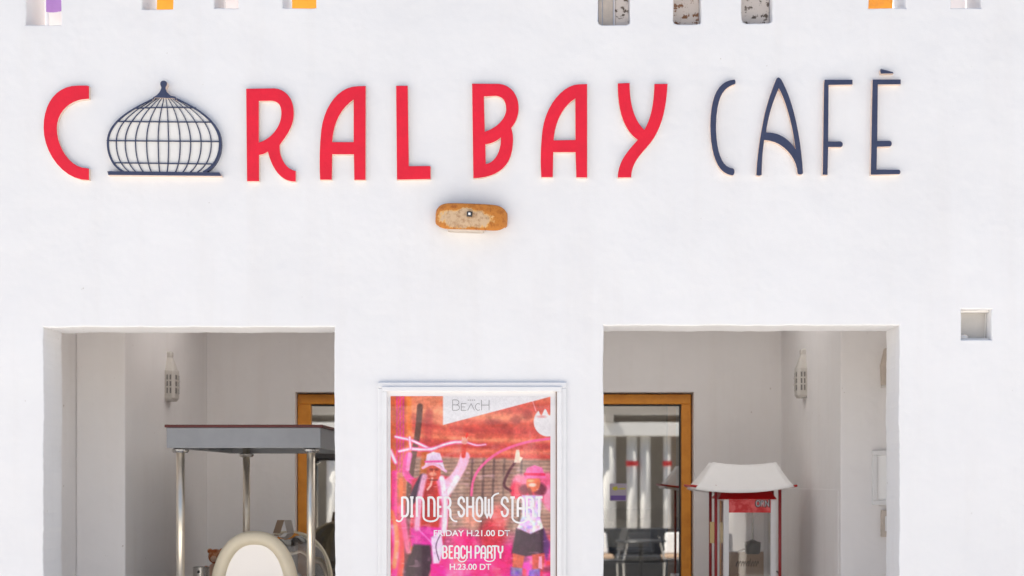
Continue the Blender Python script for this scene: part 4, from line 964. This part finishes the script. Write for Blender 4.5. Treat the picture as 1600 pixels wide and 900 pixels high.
# ------------------------------------------------------------------ the terrace opposite, mirrored in the glass
OY = -14.0
op = thing('opposite_terrace', (0, OY, 0), 'sunlit white colonnade across the way, mirrored in the door glass', 'building')
for k, (x, w_) in enumerate(((-7.6,.4),(-6.3,.3),(-5.2,.3),(-4.45,.45),(-3.75,.3),(-3.0,.26),(-1.9,.4),(-1.2,.2),(-.2,.4),(.55,.25),(1.22,.30),(1.66,.20),(1.90,.20),(2.30,.14),(3.2,.4),(4.4,.3),(5.5,.4))):
    MB().tube([(x, OY, .0), (x, OY, 2.42)], w_/2, 18).build('column', M['facing'], op, smooth=True)
    if k % 2: MB().box(x-w_/2-.01, x+w_/2+.01, OY-w_/2-.02, OY+w_/2+.012, 1.88, 1.97).build('red_plate', M['pink_sign'], op)
MB().box(-9, 9, OY-.25, OY+.25, 2.421, 2.66).build('beam', M['facing'], op, bevel=.01)
MB().box(-9, 9, OY-3.2, OY-3.0, 0, 3.9).build('rear_wall', M['facing_dark'], op)
for k in range(13): MB().box(-9+k*1.45, -8.84+k*1.45, OY-3.0, OY+.35, 2.661, 2.82).build('rafter', M['facing_dark'], op)
MB().box(-9, 9, OY-3.2, OY-.3, 2.821, 2.86).build('roof', M['facing_dark'], op)

def table_set(x, y, lbl, first=[None]):
    if first[0] is None:
        t = thing('terrace_table', (x, y, 0), lbl, 'table', 'terrace tables across the way')
        MB().lathe([(.36,0),(.37,.012),(.36,.03)], (x, y, .72), 24).build('top', M['dark'], t)
        MB().tube([(x, y, .02), (x, y, .72)], .03, 10).build('leg', M['dark'], t)
        MB().lathe([(.24,0),(.22,.02),(.03,.04)], (x, y, 0.001), 20).build('base', M['dark'], t)
        first[0] = t; return t
    src = first[0]; c = src.copy(); COL.objects.link(c); c.location = (x, y, 0); c['label'] = lbl
    for ch in src.children:
        k = ch.copy(); COL.objects.link(k); k.parent = c
    return c
def chair(x, y, rz, lbl, first=[None]):
    if first[0] is None:
        t = thing('terrace_chair', (x, y, 0), lbl, 'chair', 'terrace chairs across the way')
        MB().box(x-.22, x+.22, y-.22, y+.22, .43, .47).build('seat', M['dark'], t, bevel=.01)
        MB().hexa([(x-.22,y-.22,.60),(x+.22,y-.22,.60),(x+.22,y-.19,.60),(x-.22,y-.19,.60)], [(x-.21,y-.30,.92),(x+.21,y-.30,.92),(x+.21,y-.27,.92),(x-.21,y-.27,.92)]).build('backrest', M['dark'], t, bevel=.008)
        for sx in (-.2, .2):
            MB().tube([(x+sx, y+.2, 0), (x+sx, y+.2, .43)], .014, 8).build('leg', M['steel'], t)
            MB().tube([(x+sx, y-.22, 0), (x+sx, y-.2, .45), (x+sx, y-.27, .8)], .014, 8).build('leg', M['steel'], t)
        first[0] = t; t.rotation_euler.z = rz; return t
    src = first[0]; c = src.copy(); COL.objects.link(c); c.location = (x, y, 0); c.rotation_euler.z = rz; c['label'] = lbl
    for ch in src.children:
        k = ch.copy(); COL.objects.link(k); k.parent = c
    return c
table_set(1.45, -8.7, 'dark round table mirrored in the glass door below the sticker')
for x, y, rz, lbl in ((.95, -8.6, 1.4, 'dark chair left of the table mirrored in the glass door'), (2.0, -8.8, -1.5, 'dark chair right of the table mirrored in the glass door')):
    chair(x, y, rz, lbl)
sf = thing('lounge_sofa', (1.5, -10.1, 0), 'dark wicker lounge sofa with pale cushions mirrored in the glass door', 'sofa')
MB().box(.3, 2.7, -10.5, -9.75, .06, .36).build('base', M['dark'], sf, bevel=.02)
MB().hexa([(.3,-10.5,.361),(2.7,-10.5,.361),(2.7,-10.36,.361),(.3,-10.36,.361)], [(.3,-10.58,.86),(2.7,-10.58,.86),(2.7,-10.46,.86),(.3,-10.46,.86)]).build('backrest', M['dark'], sf, bevel=.02)
for x in (.3, 2.58): MB().box(x, x+.12, -10.35, -9.76, .361, .64).build('arm', M['dark'], sf, bevel=.02)
for k in range(3):
    x = .43+k*.72
    MB().box(x, x+.70, -10.33, -9.78, .362, .47).build('seat_cushion', M['dark'] if k == 1 else M['tan'], sf, bevel=.04, seg=3)
    MB().hexa([(x+.05,-10.33,.472),(x+.63,-10.33,.472),(x+.63,-10.22,.472),(x+.05,-10.22,.472)], [(x+.08,-10.42,.80),(x+.60,-10.42,.80),(x+.60,-10.34,.80),(x+.08,-10.34,.80)]).build('back_cushion', M['cream'] if k != 1 else M['dark'], sf, bevel=.03, seg=3)
